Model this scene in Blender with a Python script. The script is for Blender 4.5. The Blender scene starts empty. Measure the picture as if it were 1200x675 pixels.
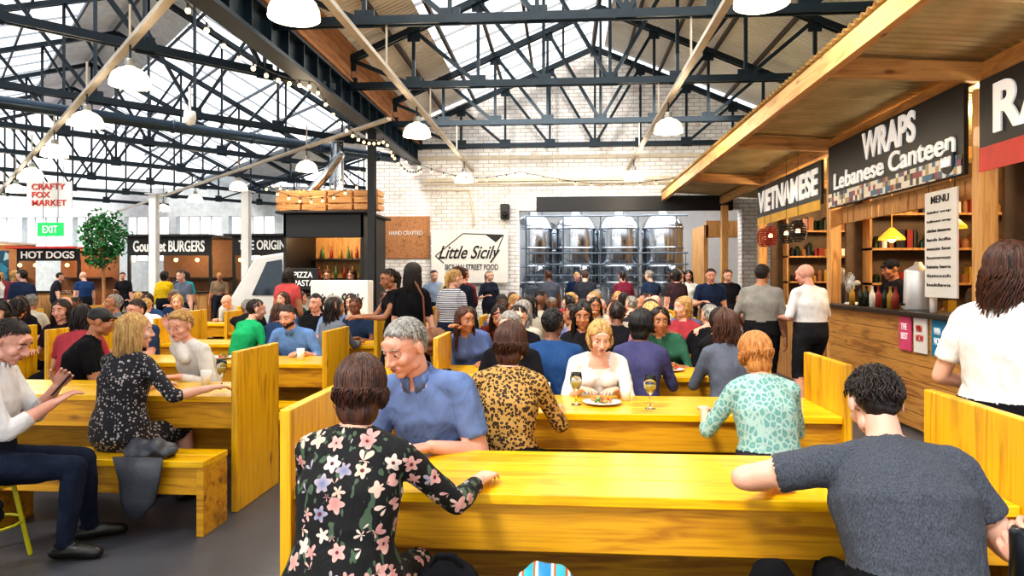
import bpy, math, random
import numpy as np
from mathutils import Vector, Matrix, noise
rng=random.Random(7)
S=bpy.context.scene
def lin(h):
    h=h.lstrip('#'); o=[]
    for i in (0,2,4):
        c=int(h[i:i+2],16)/255; o.append(c/12.92 if c<=.04045 else ((c+.055)/1.055)**2.4)
    return (o[0],o[1],o[2],1)
# ---------------------------------------------------------------- materials
class NT:
    def __init__(s,name):
        s.m=bpy.data.materials.new(name); s.m.use_nodes=True; s.t=s.m.node_tree
        s.p=s.t.nodes['Principled BSDF']; s._c=None
    def n(s,t,**k):
        nd=s.t.nodes.new('ShaderNode'+t)
        for a,b in k.items(): setattr(nd,a,b)
        return nd
    def l(s,a,b): s.t.links.new(a,b)
    def co(s,scale=(1,1,1),rot=(0,0,0)):
        if s._c is None: s._c=s.n('TexCoord').outputs['Object']
        m=s.n('Mapping'); m.inputs['Scale'].default_value=scale; m.inputs['Rotation'].default_value=rot; s.l(s._c,m.inputs[0]); return m.outputs[0]
    def noise(s,sc,scale=(1,1,1),det=4,dist=0):
        a=s.n('TexNoise'); a.inputs['Scale'].default_value=sc; a.inputs['Detail'].default_value=det; a.inputs['Distortion'].default_value=dist
        s.l(s.co(scale),a.inputs['Vector']); return a.outputs['Fac']
    def ramp(s,fac,stops,const=False):
        r=s.n('ValToRGB'); e=r.color_ramp.elements
        while len(e)<len(stops): e.new(.5)
        for i,(p,c) in enumerate(stops): e[i].position=p; e[i].color=lin(c) if isinstance(c,str) else c
        if const: r.color_ramp.interpolation='CONSTANT'
        s.l(fac,r.inputs[0]); return r.outputs[0]
    def math(s,op,a,b=None):
        m=s.n('Math',operation=op)
        for i,v in enumerate((a,b)):
            if v is None: continue
            if isinstance(v,(int,float)): m.inputs[i].default_value=v
            else: s.l(v,m.inputs[i])
        return m.outputs[0]
    def mix(s,f,a,b):
        m=s.n('MixRGB')
        for i,v in enumerate((f,a,b)):
            if isinstance(v,str): m.inputs[i].default_value=lin(v)
            elif isinstance(v,(int,float)): m.inputs[i].default_value=v
            else: s.l(v,m.inputs[i])
        return m.outputs[0]
    def bump(s,h,st=.3,d=.01):
        b=s.n('Bump'); b.inputs['Strength'].default_value=st; b.inputs['Distance'].default_value=d
        s.l(h,b.inputs['Height']); s.l(b.outputs[0],s.p.inputs['Normal'])
    def set(s,col=None,rough=.6,metal=0,emis=None,es=0,coat=0,sheen=0,trans=0):
        p=s.p
        if col is not None:
            if isinstance(col,str): p.inputs['Base Color'].default_value=lin(col)
            else: s.l(col,p.inputs['Base Color'])
        p.inputs['Roughness'].default_value=rough; p.inputs['Metallic'].default_value=metal
        if emis: p.inputs['Emission Color'].default_value=lin(emis); p.inputs['Emission Strength'].default_value=es
        p.inputs['Coat Weight'].default_value=coat; p.inputs['Sheen Weight'].default_value=sheen; p.inputs['Transmission Weight'].default_value=trans
        return s.m
def plain(name,c,rough=.6,metal=0,var=.12,sc=6,emis=None,es=0,bump=0,coat=0):
    t=NT(name); a=lin(c)
    lo=tuple(v*(1-var) for v in a[:3])+(1,); hi=tuple(min(1,v*(1+var)) for v in a[:3])+(1,)
    f=t.noise(sc); r=t.ramp(f,[(.3,lo),(.7,hi)])
    if bump: t.bump(t.noise(sc*4),bump)
    return t.set(r,rough,metal,emis,es,coat)
_cl={}
def cloth(c):
    if c in _cl: return _cl[c]
    if c in PAT: _cl[c]=PAT[c]; return PAT[c]
    t=NT('cloth_'+c.strip('#')); a=lin(c)
    lo=tuple(v*.86 for v in a[:3])+(1,); hi=tuple(min(1,v*1.06+.002) for v in a[:3])+(1,)
    t.bump(t.noise(11,(1,1,.45),3,1.0),.8,.02)
    _cl[c]=t.set(t.ramp(t.noise(9),[(.35,lo),(.65,hi)]),.95); t.p.inputs['Specular IOR Level'].default_value=.15; return _cl[c]
def wood(name,c1,c2,axis=0,rough=.35,coat=.3,dark='#7a4a10',seam=False):
    t=NT(name); sc=[9,9,9]; sc[axis]=.7
    g=t.noise(2.2,sc,6,1.2); base=t.ramp(g,[(.34,c2),(.52,c1),(.66,c1),(.78,c2)])
    sc2=[60,60,60]; sc2[axis]=1.5; fg=t.noise(2.0,sc2,3); base=t.mix(t.math('MULTIPLY',t.ramp(fg,[(.5,(0,0,0,1)),(.7,(1,1,1,1))]),.5),base,c2)
    k=t.noise(3,[1.6 if i!=axis else .6 for i in range(3)],2,.5)
    kn=t.ramp(k,[(.58,(0,0,0,1)),(.78,(1,1,1,1))]); base=t.mix(t.math('MULTIPLY',kn,.6),base,dark)
    v=t.n('TexVoronoi'); v.inputs['Scale'].default_value=1; sc3=[5,5,5]; sc3[axis]=2.2; t.l(t.co(sc3),v.inputs['Vector'])
    base=t.mix(t.math('MULTIPLY',t.ramp(v.outputs['Distance'],[(.05,(1,1,1,1)),(.14,(0,0,0,1))]),.8),base,dark)
    t.bump(g,.12,.004); return t.set(base,rough,coat=coat)
PAT={}
def mk_pat():
    t=NT('floral_fabric'); sc=17
    c=t.co((sc,sc,sc)); v=t.n('TexVoronoi'); v.inputs['Scale'].default_value=1; v.inputs['Randomness'].default_value=.7; t.l(c,v.inputs['Vector'])
    d=t.n('VectorMath',operation='SUBTRACT'); t.l(c,d.inputs[0]); t.l(v.outputs['Position'],d.inputs[1])
    x=t.n('SeparateXYZ'); t.l(d.outputs[0],x.inputs[0])
    sep=t.n('SeparateColor'); t.l(v.outputs['Color'],sep.inputs[0])
    ang=t.math('ARCTAN2',x.outputs[0],x.outputs[2])
    pet=t.math('COSINE',t.math('ADD',t.math('MULTIPLY',ang,5),t.math('MULTIPLY',sep.outputs[1],6)))
    rad=t.math('ADD',t.math('MULTIPLY',pet,.10),t.math('ADD',t.math('MULTIPLY',sep.outputs[2],.16),.31))
    mask=t.math('LESS_THAN',v.outputs['Distance'],rad); cen=t.math('LESS_THAN',v.outputs['Distance'],.11)
    fc=t.ramp(sep.outputs[0],[(0,'#b06e6c'),(.25,'#c4a590'),(.42,'#4f6288'),(.58,'#bf827c'),(.78,'#c8baae'),(.9,'#8e4054')],True)
    fc=t.mix(t.math('MULTIPLY',v.outputs['Distance'],1.1),fc,'#d0b4a8')
    fc=t.mix(cen,fc,'#5c222a')
    lf=t.noise(38,(1,1,.4),1); lm=t.math('GREATER_THAN',lf,.62)
    bg=t.mix(lm,'#060608','#425440')
    t.bump(t.noise(11,(1,1,.45),3,1.0),.7,.02)
    PAT['floral']=t.set(t.mix(mask,bg,fc),.85)
    t=NT('leopard_fabric'); nz=t.n('TexNoise'); nz.inputs['Scale'].default_value=55; t.l(t.co(),nz.inputs['Vector'])
    ad=t.n('VectorMath',operation='MULTIPLY_ADD'); t.l(nz.outputs['Color'],ad.inputs[0]); ad.inputs[1].default_value=(.014,.014,.014); t.l(t.co(),ad.inputs[2])
    v=t.n('TexVoronoi'); v.inputs['Scale'].default_value=58; t.l(ad.outputs[0],v.inputs['Vector'])
    PAT['leopard']=t.set(t.ramp(v.outputs['Distance'],[(0,'#6a4218'),(.22,'#0e0904'),(.48,'#b48a46')],True),.75)
    t=NT('speckled_fabric'); v=t.n('TexVoronoi'); v.inputs['Scale'].default_value=56; v.inputs['Randomness'].default_value=.9; t.l(t.co(),v.inputs['Vector'])
    sep=t.n('SeparateColor'); t.l(v.outputs['Color'],sep.inputs[0])
    m=t.math('LESS_THAN',v.outputs['Distance'],t.math('MULTIPLY',sep.outputs[0],.52))
    PAT['speckle']=t.set(t.mix(m,'#1c1c22','#a59c9a'),.85)
    t=NT('teal_print_fabric'); v=t.n('TexVoronoi',feature='DISTANCE_TO_EDGE'); v.inputs['Scale'].default_value=36; t.l(t.co((1,1,.8)),v.inputs['Vector'])
    r=t.ramp(v.outputs['Distance'],[(0,'#9db9b2'),(.08,'#9db9b2'),(.2,'#5d908c'),(.4,'#6b9f98'),(.65,'#94b9b2')]); PAT['teal']=t.set(r,.85)
    t=NT('gray_marl_fabric'); t.bump(t.noise(9,(1,1,.45),3,1.0),.8,.02)
    PAT['marl']=t.set(t.ramp(t.noise(260,(1,1,.4),2),[(.35,'#33363e'),(.65,'#4c515b')]),.95)
    t=NT('striped_fabric'); w=t.n('TexWave',bands_direction='Z'); w.inputs['Scale'].default_value=14; t.l(t.co(),w.inputs['Vector'])
    PAT['stripe']=t.set(t.ramp(w.outputs['Fac'],[(0,'#1c2b4a'),(.5,'#e8e8ea')],True),.8)
mk_pat()
def hairmat(n,a,b):
    t=NT('hair_'+n); f=t.noise(75,(1,1,.12),4,.4); t.bump(t.noise(160,(1,1,.08),3),.8,.004)
    return t.set(t.ramp(f,[(.3,a),(.7,b)]),.5)
HAIR={'gray':hairmat('gray','#5d5a56','#a8a39b'),'brown':hairmat('brown','#1e0e08','#5a321e'),'dark':hairmat('dark','#0e0907','#2b1b14'),
 'black':hairmat('black','#050404','#171312'),'blonde':hairmat('blonde','#8a5f2a','#d8b273'),'ginger':hairmat('ginger','#8e5020','#cf9250'),'white':hairmat('white','#a9a39a','#e0ddd6')}
def skinm(n,a,b):
    t=NT('skin_'+n); t.bump(t.noise(60),.08,.003); m=t.set(t.ramp(t.noise(10),[(.3,a),(.7,b)]),.55)
    t.p.inputs['Subsurface Weight'].default_value=.12; t.p.inputs['Subsurface Radius'].default_value=(.012,.005,.003); t.p.inputs['Subsurface Scale'].default_value=.5; return m
SKIN={'fair':skinm('fair','#cf9c86','#deb09a'),'pink':skinm('pink','#c48b76','#d6a18c'),'tan':skinm('tan','#9c6748','#b07a5a'),'brown':skinm('brown','#5c3826','#744a38')}
M=dict(eye=plain('eye_white','#d8d4cf',.25,var=.02),iris=plain('iris','#2a1b12',.15,var=.1),lip=plain('lips','#a0564e',.4),shoe=plain('shoe_leather','#15130f',.4))
# ---------------------------------------------------------------- mesh builder
class MB:
    def __init__(s): s.v=[];s.f=[];s.m=[]
    def add(s,vs,fs,mi=0):
        o=len(s.v); s.v.extend(tuple(v) for v in vs); s.f.extend(tuple(i+o for i in f) for f in fs)
        if isinstance(mi,int): s.m.extend([mi]*len(fs))
        else: s.m.extend(mi)
        return s
    def box(s,x0,x1,y0,y1,z0,z1,mi=0):
        vs=[(x,y,z) for z in (z0,z1) for y in (y0,y1) for x in (x0,x1)]
        return s.add(vs,[(0,2,3,1),(4,5,7,6),(0,1,5,4),(2,6,7,3),(0,4,6,2),(1,3,7,5)],mi)
    def beam(s,a,b,w=.05,h=.05,mi=0,up=(0,0,1)):
        a=Vector(a);b=Vector(b);d=(b-a).normalized();u=Vector(up)
        if abs(d.dot(u))>.98: u=Vector((0,1,0)) if abs(d.y)<.9 else Vector((1,0,0))
        r=d.cross(u).normalized()*w/2; u=r.cross(d).normalized()*h/2
        vs=[p+sx*r+sy*u for p in (a,b) for sy in (-1,1) for sx in (-1,1)]
        return s.add(vs,[(0,2,3,1),(4,5,7,6),(0,1,5,4),(2,6,7,3),(0,4,6,2),(1,3,7,5)],mi)
    def tube(s,pts,rad,n=10,mi=0,rnd=True,flat=1.0,fx=None):
        pts=[Vector(p) for p in pts]
        if isinstance(rad,(int,float)): rad=[rad]*len(pts)
        rad=list(rad)
        if rnd:
            d0=(pts[0]-pts[1]).normalized(); d1=(pts[-1]-pts[-2]).normalized(); r0,r1=rad[0],rad[-1]
            a=[(pts[0]+d0*r0*.97,r0*.22),(pts[0]+d0*r0*.7,r0*.72)]; b=[(pts[-1]+d1*r1*.7,r1*.72),(pts[-1]+d1*r1*.97,r1*.22)]
            pts=[q[0] for q in a]+pts+[q[0] for q in b]; rad=[q[1] for q in a]+rad+[q[1] for q in b]
        t=(pts[1]-pts[0]).normalized(); r=Vector(fx) if fx is not None else (Vector((1,0,0)) if abs(t.x)<.8 else Vector((0,1,0)))
        vs=[];N=len(pts)
        for i,p in enumerate(pts):
            t=(pts[min(i+1,N-1)]-pts[max(i-1,0)])
            if t.length<1e-9: t=Vector((0,0,1))
            t.normalize(); r=(r-t*r.dot(t)); r=r.normalized() if r.length>1e-6 else t.orthogonal().normalized(); u=t.cross(r)
            for k in range(n):
                a=2*math.pi*k/n; vs.append(p+(r*math.cos(a)+u*math.sin(a)*flat)*rad[i])
        fs=[(i*n+k,i*n+(k+1)%n,(i+1)*n+(k+1)%n,(i+1)*n+k) for i in range(N-1) for k in range(n)]
        fs+=[tuple(range(n))[::-1],tuple((N-1)*n+k for k in range(n))]
        return s.add(vs,fs,mi)
    def loft(s,secs,n=18,mi=0,pw=2.2):
        vs=[]
        for c,R,F,rx,ry in secs:
            for k in range(n):
                a=2*math.pi*k/n; ca,sa=math.cos(a),math.sin(a)
                vs.append(c+R*(rx*math.copysign(abs(ca)**(2/pw),ca))+F*(ry*math.copysign(abs(sa)**(2/pw),sa)))
        N=len(secs); fs=[(i*n+k,i*n+(k+1)%n,(i+1)*n+(k+1)%n,(i+1)*n+k) for i in range(N-1) for k in range(n)]
        fs+=[tuple(range(n))[::-1],tuple((N-1)*n+k for k in range(n))]
        return s.add(vs,fs,mi)
    def ell(s,c,r,mi=0,T=None,nu=14,nv=9):
        vs=[];c=Vector(c)
        if isinstance(r,(int,float)): r=(r,r,r)
        for j in range(1,nv):
            th=math.pi*j/nv
            for i in range(nu):
                a=2*math.pi*i/nu; vs.append(c+Vector((r[0]*math.sin(th)*math.cos(a),r[1]*math.sin(th)*math.sin(a),r[2]*math.cos(th))))
        vs+= [c+Vector((0,0,r[2])),c-Vector((0,0,r[2]))]
        if T is not None: vs=[T@v for v in vs]
        fs=[(j*nu+i,(j+1)*nu+i,(j+1)*nu+(i+1)%nu,j*nu+(i+1)%nu) for j in range(nv-2) for i in range(nu)]
        t=len(vs)-2; fs+=[(t,i,(i+1)%nu) for i in range(nu)]+[(t+1,(nv-2)*nu+(i+1)%nu,(nv-2)*nu+i) for i in range(nu)]
        return s.add(vs,fs,mi)
    def lathe(s,prof,c=(0,0,0),n=24,mi=0):
        vs=[];c=Vector(c)
        for r,z in prof:
            for k in range(n):
                a=2*math.pi*k/n; vs.append(c+Vector((r*math.cos(a),r*math.sin(a),z)))
        N=len(prof); fs=[(i*n+k,i*n+(k+1)%n,(i+1)*n+(k+1)%n,(i+1)*n+k) for i in range(N-1) for k in range(n)]
        return s.add(vs,fs,mi)
    def mesh(s,name,smooth=False):
        me=bpy.data.meshes.new(name); me.from_pydata(s.v,[],s.f); me.polygons.foreach_set('material_index',s.m)
        if smooth: me.polygons.foreach_set('use_smooth',[True]*len(s.f))
        me.update(); return me
    def obj(s,name,mats,parent=None,smooth=False,bevel=0,loc=None,rot=None):
        me=s.mesh(name,smooth)
        for m in (mats if isinstance(mats,(list,tuple)) else [mats]): me.materials.append(m)
        o=bpy.data.objects.new(name,me); S.collection.objects.link(o)
        if parent: o.parent=parent
        if loc: o.location=loc
        if rot: o.rotation_euler=rot
        if bevel:
            b=o.modifiers.new('bevel','BEVEL'); b.width=bevel; b.segments=2; b.limit_method='ANGLE'
        return o
def empty(name,loc=(0,0,0),rot=(0,0,0)):
    e=bpy.data.objects.new(name,None); e.empty_display_size=.1; S.collection.objects.link(e); e.location=loc; e.rotation_euler=rot; return e
def remesh(mb,vox,it=2,fac=.5):
    me=mb.mesh('tmp'); ob=bpy.data.objects.new('tmp',me); S.collection.objects.link(ob)
    m=ob.modifiers.new('r','REMESH'); m.mode='VOXEL'; m.voxel_size=vox
    if it: q=ob.modifiers.new('s','SMOOTH'); q.iterations=it; q.factor=fac
    dg=bpy.context.evaluated_depsgraph_get(); dg.update(); ev=ob.evaluated_get(dg); m2=ev.to_mesh()
    n=len(m2.vertices); co=np.empty(n*3); m2.vertices.foreach_get('co',co); no=np.empty(n*3); m2.vertices.foreach_get('normal',no)
    fs=[tuple(p.vertices) for p in m2.polygons]; ev.to_mesh_clear(); bpy.data.objects.remove(ob); bpy.data.meshes.remove(me)
    return co.reshape(-1,3),no.reshape(-1,3),fs
# ---------------------------------------------------------------- people
def ik(a,c,l1,l2,pole):
    d=c-a; L=max(min(d.length,(l1+l2)*.998),abs(l1-l2)+.02); d.normalize()
    x=(l1*l1-l2*l2+L*L)/(2*L); h=math.sqrt(max(l1*l1-x*x,0)); p=pole-d*pole.dot(d); p.normalize()
    return a+d*x+p*h, a+d*L
def hand(mb,W,hd,n,t,curl=25,s=1):
    hd=hd.normalized(); n=(n-hd*n.dot(hd)).normalized(); t=(t-hd*t.dot(hd)-n*t.dot(n)).normalized()
    mb.loft([(W+hd*a*s,t,n,b*s,c*s) for a,b,c in ((-.02,.024,.02),(0,.027,.019),(.03,.036,.017),(.07,.042,.014),(.092,.040,.010))],12)
    for o,L in ((.031,.072),(.0105,.08),(-.0105,.074),(-.031,.058)):
        p=W+hd*.08*s+t*o*s; pts=[p]
        for i,(fr,m) in enumerate(((.46,.6),(.3,1.4),(.24,2.2))):
            a=math.radians(curl*m); q=(hd*math.cos(a)+n*math.sin(a)+t*o*1.5).normalized(); p=p+q*L*fr*s; pts.append(p)
        mb.tube(pts,[.0092*s,.0088*s,.008*s,.0066*s],7)
    p=W+hd*.018*s+t*.022*s; q=(hd*.65+t*.7+n*.25).normalized(); q2=(hd*.9+t*.35+n*.35).normalized()
    mb.tube([p,p+q*.042*s,p+q*.042*s+q2*.034*s,p+q*.042*s+q2*.058*s],[.015*s,.0115*s,.0098*s,.0075*s],8)
def hairgen(mb,style,HT,Ri,det,rr):
    g=Ri@Vector((0,0,-1)); c=Vector((0,-.014,.020)); r=(.080,.099,.094)
    vol=1.0
    if style=='bald': return
    base=MB(); n={0:80,1:260,2:850}[det]
    big=style in('long','bob','wavy')
    if style=='curly': vol=1.01
    if style in('short','pony'): vol=.985
    rx=[q*vol for q in r]
    base.ell(c+Vector((0,-.006,.004)),[q-.004 for q in rx])
    if style in('short','curly','pony','bun','bob','long','wavy'): base.ell((0,-.045,-.002),(.071,.059,.072))
    L={'bob':.15,'long':.38,'wavy':.36}.get(style,0)
    if style=='bob':
        base.ell((0,-.028,-.02),(.083,.076,.096)); base.ell(Vector((0,-.04,-.04))+g*.03,(.075,.058,.07))
    if style in('long','wavy'):
        base.ell((0,-.028,-.02),(.084,.076,.098))
        p=Vector((0,-.05,-.02)); base.tube([p,p+g*.1+Vector((0,-.012,0)),p+g*.2+Vector((0,-.02,0)),p+g*(L-.04)+Vector((0,-.02,0))],[.078,.078,.07,.04],12,flat=.55,fx=(1,0,0))
    if style=='pony':
        p=Vector((0,-.12,.04)); base.tube([p-Vector((0,-.03,0)),p,p+g*.06+Vector((0,-.025,0)),p+g*.16+Vector((0,-.015,0)),p+g*.24],[.02,.026,.032,.024,.008],8)
    if style=='bun': base.ell((0,-.1,.09),(.042,.042,.04))
    if style=='cap':
        base=MB(); base.ell((0,-.012,.035),(.082,.1,.082)); base.tube([(-.05,.075,.05),(0,.10,.048),(.05,.075,.05)],[.012,.03,.012],8,flat=.35)
    co,no,fs=remesh(base,.0075 if det==2 else .011,2)
    if style!='cap':
        amp=.007 if style in('curly','wavy') else .003
        for i in range(len(co)):
            v=Vector(co[i]); k=noise.noise(Vector((v.x*50,v.y*50,v.z*(50 if style=='curly' else 12))))
            co[i]=co[i]+no[i]*amp*k
    mb.add([HT(Vector(v)) for v in co],fs,4)
    if style=='cap': return
    def pos(th,ph,k=1.0): return c+Vector((rx[0]*math.sin(th)*math.sin(ph),rx[1]*math.sin(th)*math.cos(ph),rx[2]*math.cos(th)))*k
    def tmax(ph):
        a=abs(ph); xs=[0,.7,1.2,1.7,2.4,3.15]; ys=[.85,1.0,1.25,1.75,2.15,2.2]; return float(np.interp(a,xs,ys))
    for i in range(n):
        ph=rr.uniform(-math.pi,math.pi); tm=tmax(ph)*rr.uniform(.9,1.04); th0=rr.uniform(.05,max(.2,tm-.25)); pts=[]
        if big:
            sg=1 if ph>=0 else -1; th0=rr.uniform(.03,1.0); a0=abs(ph)
            a1=a0 if a0>1.2 else 1.2+rr.uniform(0,.3); wv=rr.uniform(0,6); k=rr.uniform(.99,1.05)
            for j in range(6):
                u=j/5; th=th0+(1.75-th0)*u; pts.append(pos(th,sg*(a0+(a1-a0)*min(1,u*1.4)),k+.03*u))
            if L:
                LL=L*rr.uniform(.6,1.0)-.07; p=pts[-1]; out=Vector((p.x,p.y,0)).normalized(); 
                m=5 if det<2 else 7; ww=rr.uniform(-.012,.012)
                for j in range(1,m+1):
                    u=j/m; amp=.012 if style=='wavy' else .004
                    q=p+g*LL*u+out*(.012*math.sin(u*2.2) - (.03 if style=='bob' else .012)*u*u)+Vector((math.sin(wv+u*9)+0,math.cos(wv+u*8),0))*amp+Vector((ww*u,0,0))
                    if style in('long','wavy') and q.y>-.02: q.y=q.y*(1-.5*u)
                    pts.append(q)
            R0={0:.008,1:.0055,2:.0036}[det]
        else:
            st=rr.uniform(.3,.6); sw=rr.uniform(-.3,.3)
            for j in range(5):
                u=j/4; th=min(th0+st*u,tm); jit=.006 if style=='curly' else .0015
                p=pos(th,ph+sw*u,1.01+.035*math.sin(u*3)*(1.3 if style=='curly' else .8)); pts.append(p+Vector([rr.uniform(-jit,jit) for _ in range(3)]))
            R0={0:.007,1:.005,2:.0032}[det]*(1.25 if style=='curly' else 1)
        N=len(pts); mb.tube([HT(p) for p in pts],[R0*(1-.75*(j/(N-1))**1.5) for j in range(N)],4,4,rnd=False)
def body(sit=True,seat=.45,lean=8,side=0,tw=0,hy=0,hp=8,hr=0,rh=None,lh=None,fem=False,s=1.0,fat=1.0,hair='short',sleeve=.7,det=1,feet=None,
         curl=25,shorts=False,seed=1,open_neck=0,rel=None,lel=None,beard=False,glass=False,skirt=False,rn=None,ln=None,nod=0,collar=False,**kw):
    rr=random.Random(seed); out=MB(); sg=math.radians
    vb={0:.026,1:.017,2:.0095}[det]; vh={0:.0125,1:.009,2:.0055}[det]
    P=Vector((0,0,(seat+.10) if sit else .93*s))
    def dr(L,Sd): return Vector((math.sin(sg(Sd)),math.sin(sg(L)),math.cos(sg(L)))).normalized()
    d1=dr(lean*.5,side*.5); d2=dr(lean,side); d3=dr(lean*1.5,side*1.2)
    W=P+d1*.17*s; C=W+d2*.165*s; N=C+d3*.165*s
    cs=math.cos(sg(tw)); sn=math.sin(sg(tw)); sd=math.sin(sg(side))
    R0=Vector((1,0,0)); R2=Vector((cs,sn,-sd)).normalized(); R1=(R0+R2).normalized()
    F=lambda d,R: d.cross(R).normalized()
    k=fat*s
    if fem: w=[(.13,.10),(.185,.135),(.18,.13),(.142,.108),(.160,.115),(.150,.09)]; sw=.155
    else: w=[(.12,.10),(.168,.13),(.168,.122),(.158,.118),(.182,.125),(.175,.095)]; sw=.178
    mb=MB(); mb.loft([(P-Vector((0,0,.10*s)),R0,F(d1,R0),w[0][0]*k,w[0][1]*k),(P-Vector((0,0,.03*s)),R0,F(d1,R0),w[1][0]*k,w[1][1]*k),(P+d1*.06*s,R0,F(d1,R0),w[2][0]*k,w[2][1]*k),
        (W,R1,F(d2,R1),w[3][0]*k,w[3][1]*k),(C,R2,F(d2,R2),w[4][0]*k,w[4][1]*k),(C+d3*.085*s,R2,F(d3,R2),w[5][0]*s,w[5][1]*k),(N-d3*.018*s,R2,F(d3,R2),.115*s,.072*s),(N+d3*.02*s,R2,F(d3,R2),.06*s,.058*s)])
    f2=F(d3,R2)
    if fem:
        for q in (-1,1): mb.ell(C+R2*q*.072*s+F(d2,R2)*.085*s+d2*.01,(.062*s,.055*s,.06*s))
    segs=[]
    def sgm(a,b,ra,rb,la,cut=2,lb=0): segs.append((a,b,ra,rb,la,cut,lb))
    bl=0 if skirt else 1
    sgm(P-Vector((0,0,.1)),P+d1*.05*s,.13*k,.15*k,bl); sgm(P+d1*.05*s,W,.14*k,.13*k,0); sgm(W,C,.13*k,.14*k,0); sgm(C,N-d3*.02*s,.14*k,.07*s,0)
    Rh=(Matrix.Rotation(sg(hy),3,'Z')@Matrix.Rotation(sg(hr),3,'Y')@Matrix.Rotation(-sg(hp),3,'X'))
    nt=N+(d3+Vector((0,0,.6))).normalized()*.075*s+Vector((0,.01+nod,-nod*.5)); Hc=nt+Rh@Vector((0,.018,.085))*s
    mb.tube([N-d3*.03*s,N+d3*.03*s,nt,Hc+Rh@Vector((0,-.02,-.03))*s],[.062*s,.055*s*(.9 if fem else 1),.052*s*(.88 if fem else 1.02),.05*s],12)
    sgm(N+d3*(.012-open_neck*.04)*s,Hc,.056*s+open_neck*.03,.055*s,2)
    if collar:
        na=(nt-N).normalized(); cf=F(na,R2)
        cb_=[]
        for j in range(15):
            a=math.radians(100+j*340/14); cb_.append(a)
        for a0,a1 in zip(cb_[:-1],cb_[1:]):
            vs=[]
            for a in (a0,a1):
                dd=R2*math.cos(a)+cf*math.sin(a); fr=max(0,math.sin(a))
                for rr_,zz in ((.060,.048),(.066,.048),(.083,.006-fr*.02),(.077,.006-fr*.02)): vs.append(N+dd*rr_*s+na*(zz-.012*fr)*s)
            out.add(vs,[(0,1,5,4),(1,2,6,5),(2,3,7,6),(3,0,4,7),(0,3,2,1),(4,5,6,7)],0)
    for q,tg,pole,nn in ((1,rh,rel,rn),(-1,lh,lel,ln)):
        Sh=N-d3*.055*s+R2*q*sw*s
        mb.tube([N-d3*.01*s+R2*q*.05*s,(N-d3*.02*s+R2*q*.05*s+Sh)/2+d3*.004,Sh],[.045*s,.05*s,.056*s*(.9 if fem else 1.05)],10)
        if tg is None: tg=(q*.14,.38,.80) if sit else (q*.26,.06,.80*s)
        tg=Vector(tg); po=Vector(pole) if pole is not None else Vector((q*.5,-.55,-.8))
        E,H=ik(Sh,tg,.285*s,.25*s,po)
        a=.9 if fem else 1.06
        mb.tube([Sh,Sh.lerp(E,.35),E],[.054*s*a,.049*s*a,.039*s*a],11); mb.tube([E,E.lerp(H,.3),H],[.039*s*a,.039*s*a,.026*s*a],10)
        if 0<sleeve<1 and det==2:
            mb.tube([Sh,Sh.lerp(E,sleeve*.98)],[.057*s*a,.056*s*a],12,rnd=False)
        sgm(N,Sh,.05,.055*s,0); sgm(Sh,E,.052*s*a,.04*s*a,0 if sleeve>0 else 2,sleeve if sleeve>0 else 3,2); sgm(E,H,.04*s*a,.027*s*a,0 if sleeve>1 else 2,(sleeve-1) if sleeve>1 else 3,2)
        sgm(H,H+(H-E).normalized()*.05,.03,.03,2)
        hd=(H-E).normalized(); flat=abs(H.z-.79)<.06 and sit
        if flat: hd=Vector((hd.x,hd.y,hd.z*.15)).normalized()
        n=Vector(nn) if nn is not None else (Vector((0,0,-1)) if (flat or abs(hd.z)<.6) else Vector((-q,.1,0)))
        hb=MB(); th=hd.cross(n)*q; hand(hb,H,hd,n,th,curl,s*(.92 if fem else 1.0))
        if det==2:
            co,no,fs=remesh(hb,.0042,1); out.add(co,fs,2)
        else: out.add(hb.v,hb.f,2)
    fp=feet or (((.13,.44),(-.13,.42)) if sit else ((.1,.06),(-.1,-.02)))
    for q,ft in zip((1,-1),fp):
        Hp=P+Vector((q*.088*k,0,-.03*s)); A=Vector((ft[0],ft[1],.085 if len(ft)<3 else ft[2]))
        K,A=ik(Hp,A,.43*s,.41*s,Vector((0,1,.35 if sit else 0)))
        mb.tube([Hp,Hp.lerp(K,.4),K],[.092*k,.08*k,.056*s],12); mb.tube([K,K.lerp(A,.35),A],[.056*s,.055*s,.036*s],12)
        fd=Vector((q*.25,1,0)).normalized(); hl=A-fd*.05; mb.tube([Vector((hl.x,hl.y,A.z-.04)),Vector((A.x,A.y,A.z-.035))+fd*.07,Vector((A.x,A.y,A.z-.05))+fd*.165],[.04*s,.042*s,.034*s],10)
        sgm(Hp,K,.09*k,.058*s,bl if not shorts else 1); sgm(K,A,.058*s,.036*s,(1 if not (shorts or skirt) else (1 if shorts else 2)),.12 if (shorts) else 3,2)
        sgm(A-Vector((0,0,.05)),A+fd*.16-Vector((0,0,.045)),.05,.04,3)
    if skirt and not sit: mb.loft([(P,R0,Vector((0,1,0)),.17*k,.13*k),(P-Vector((0,0,.4)),R0,Vector((0,1,0)),.21*k,.17*k)])
    co,no,fs=remesh(mb,vb,4)
    def lab(pts):
        best=np.full(len(pts),1e9); L=np.zeros(len(pts),int)
        for a,b,ra,rb,la,cut,lb in segs:
            a=np.array(a);b=np.array(b);ab=b-a;t=np.clip(((pts-a)@ab)/max(ab@ab,1e-9),0,1)
            dd=np.linalg.norm(pts-(a+t[:,None]*ab),axis=1)-(ra+(rb-ra)*t); m=dd<best
            best[m]=dd[m]; L[m]=np.where(t[m]<cut,la,lb)
        return L
    vl=lab(co); am=.0055
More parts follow.
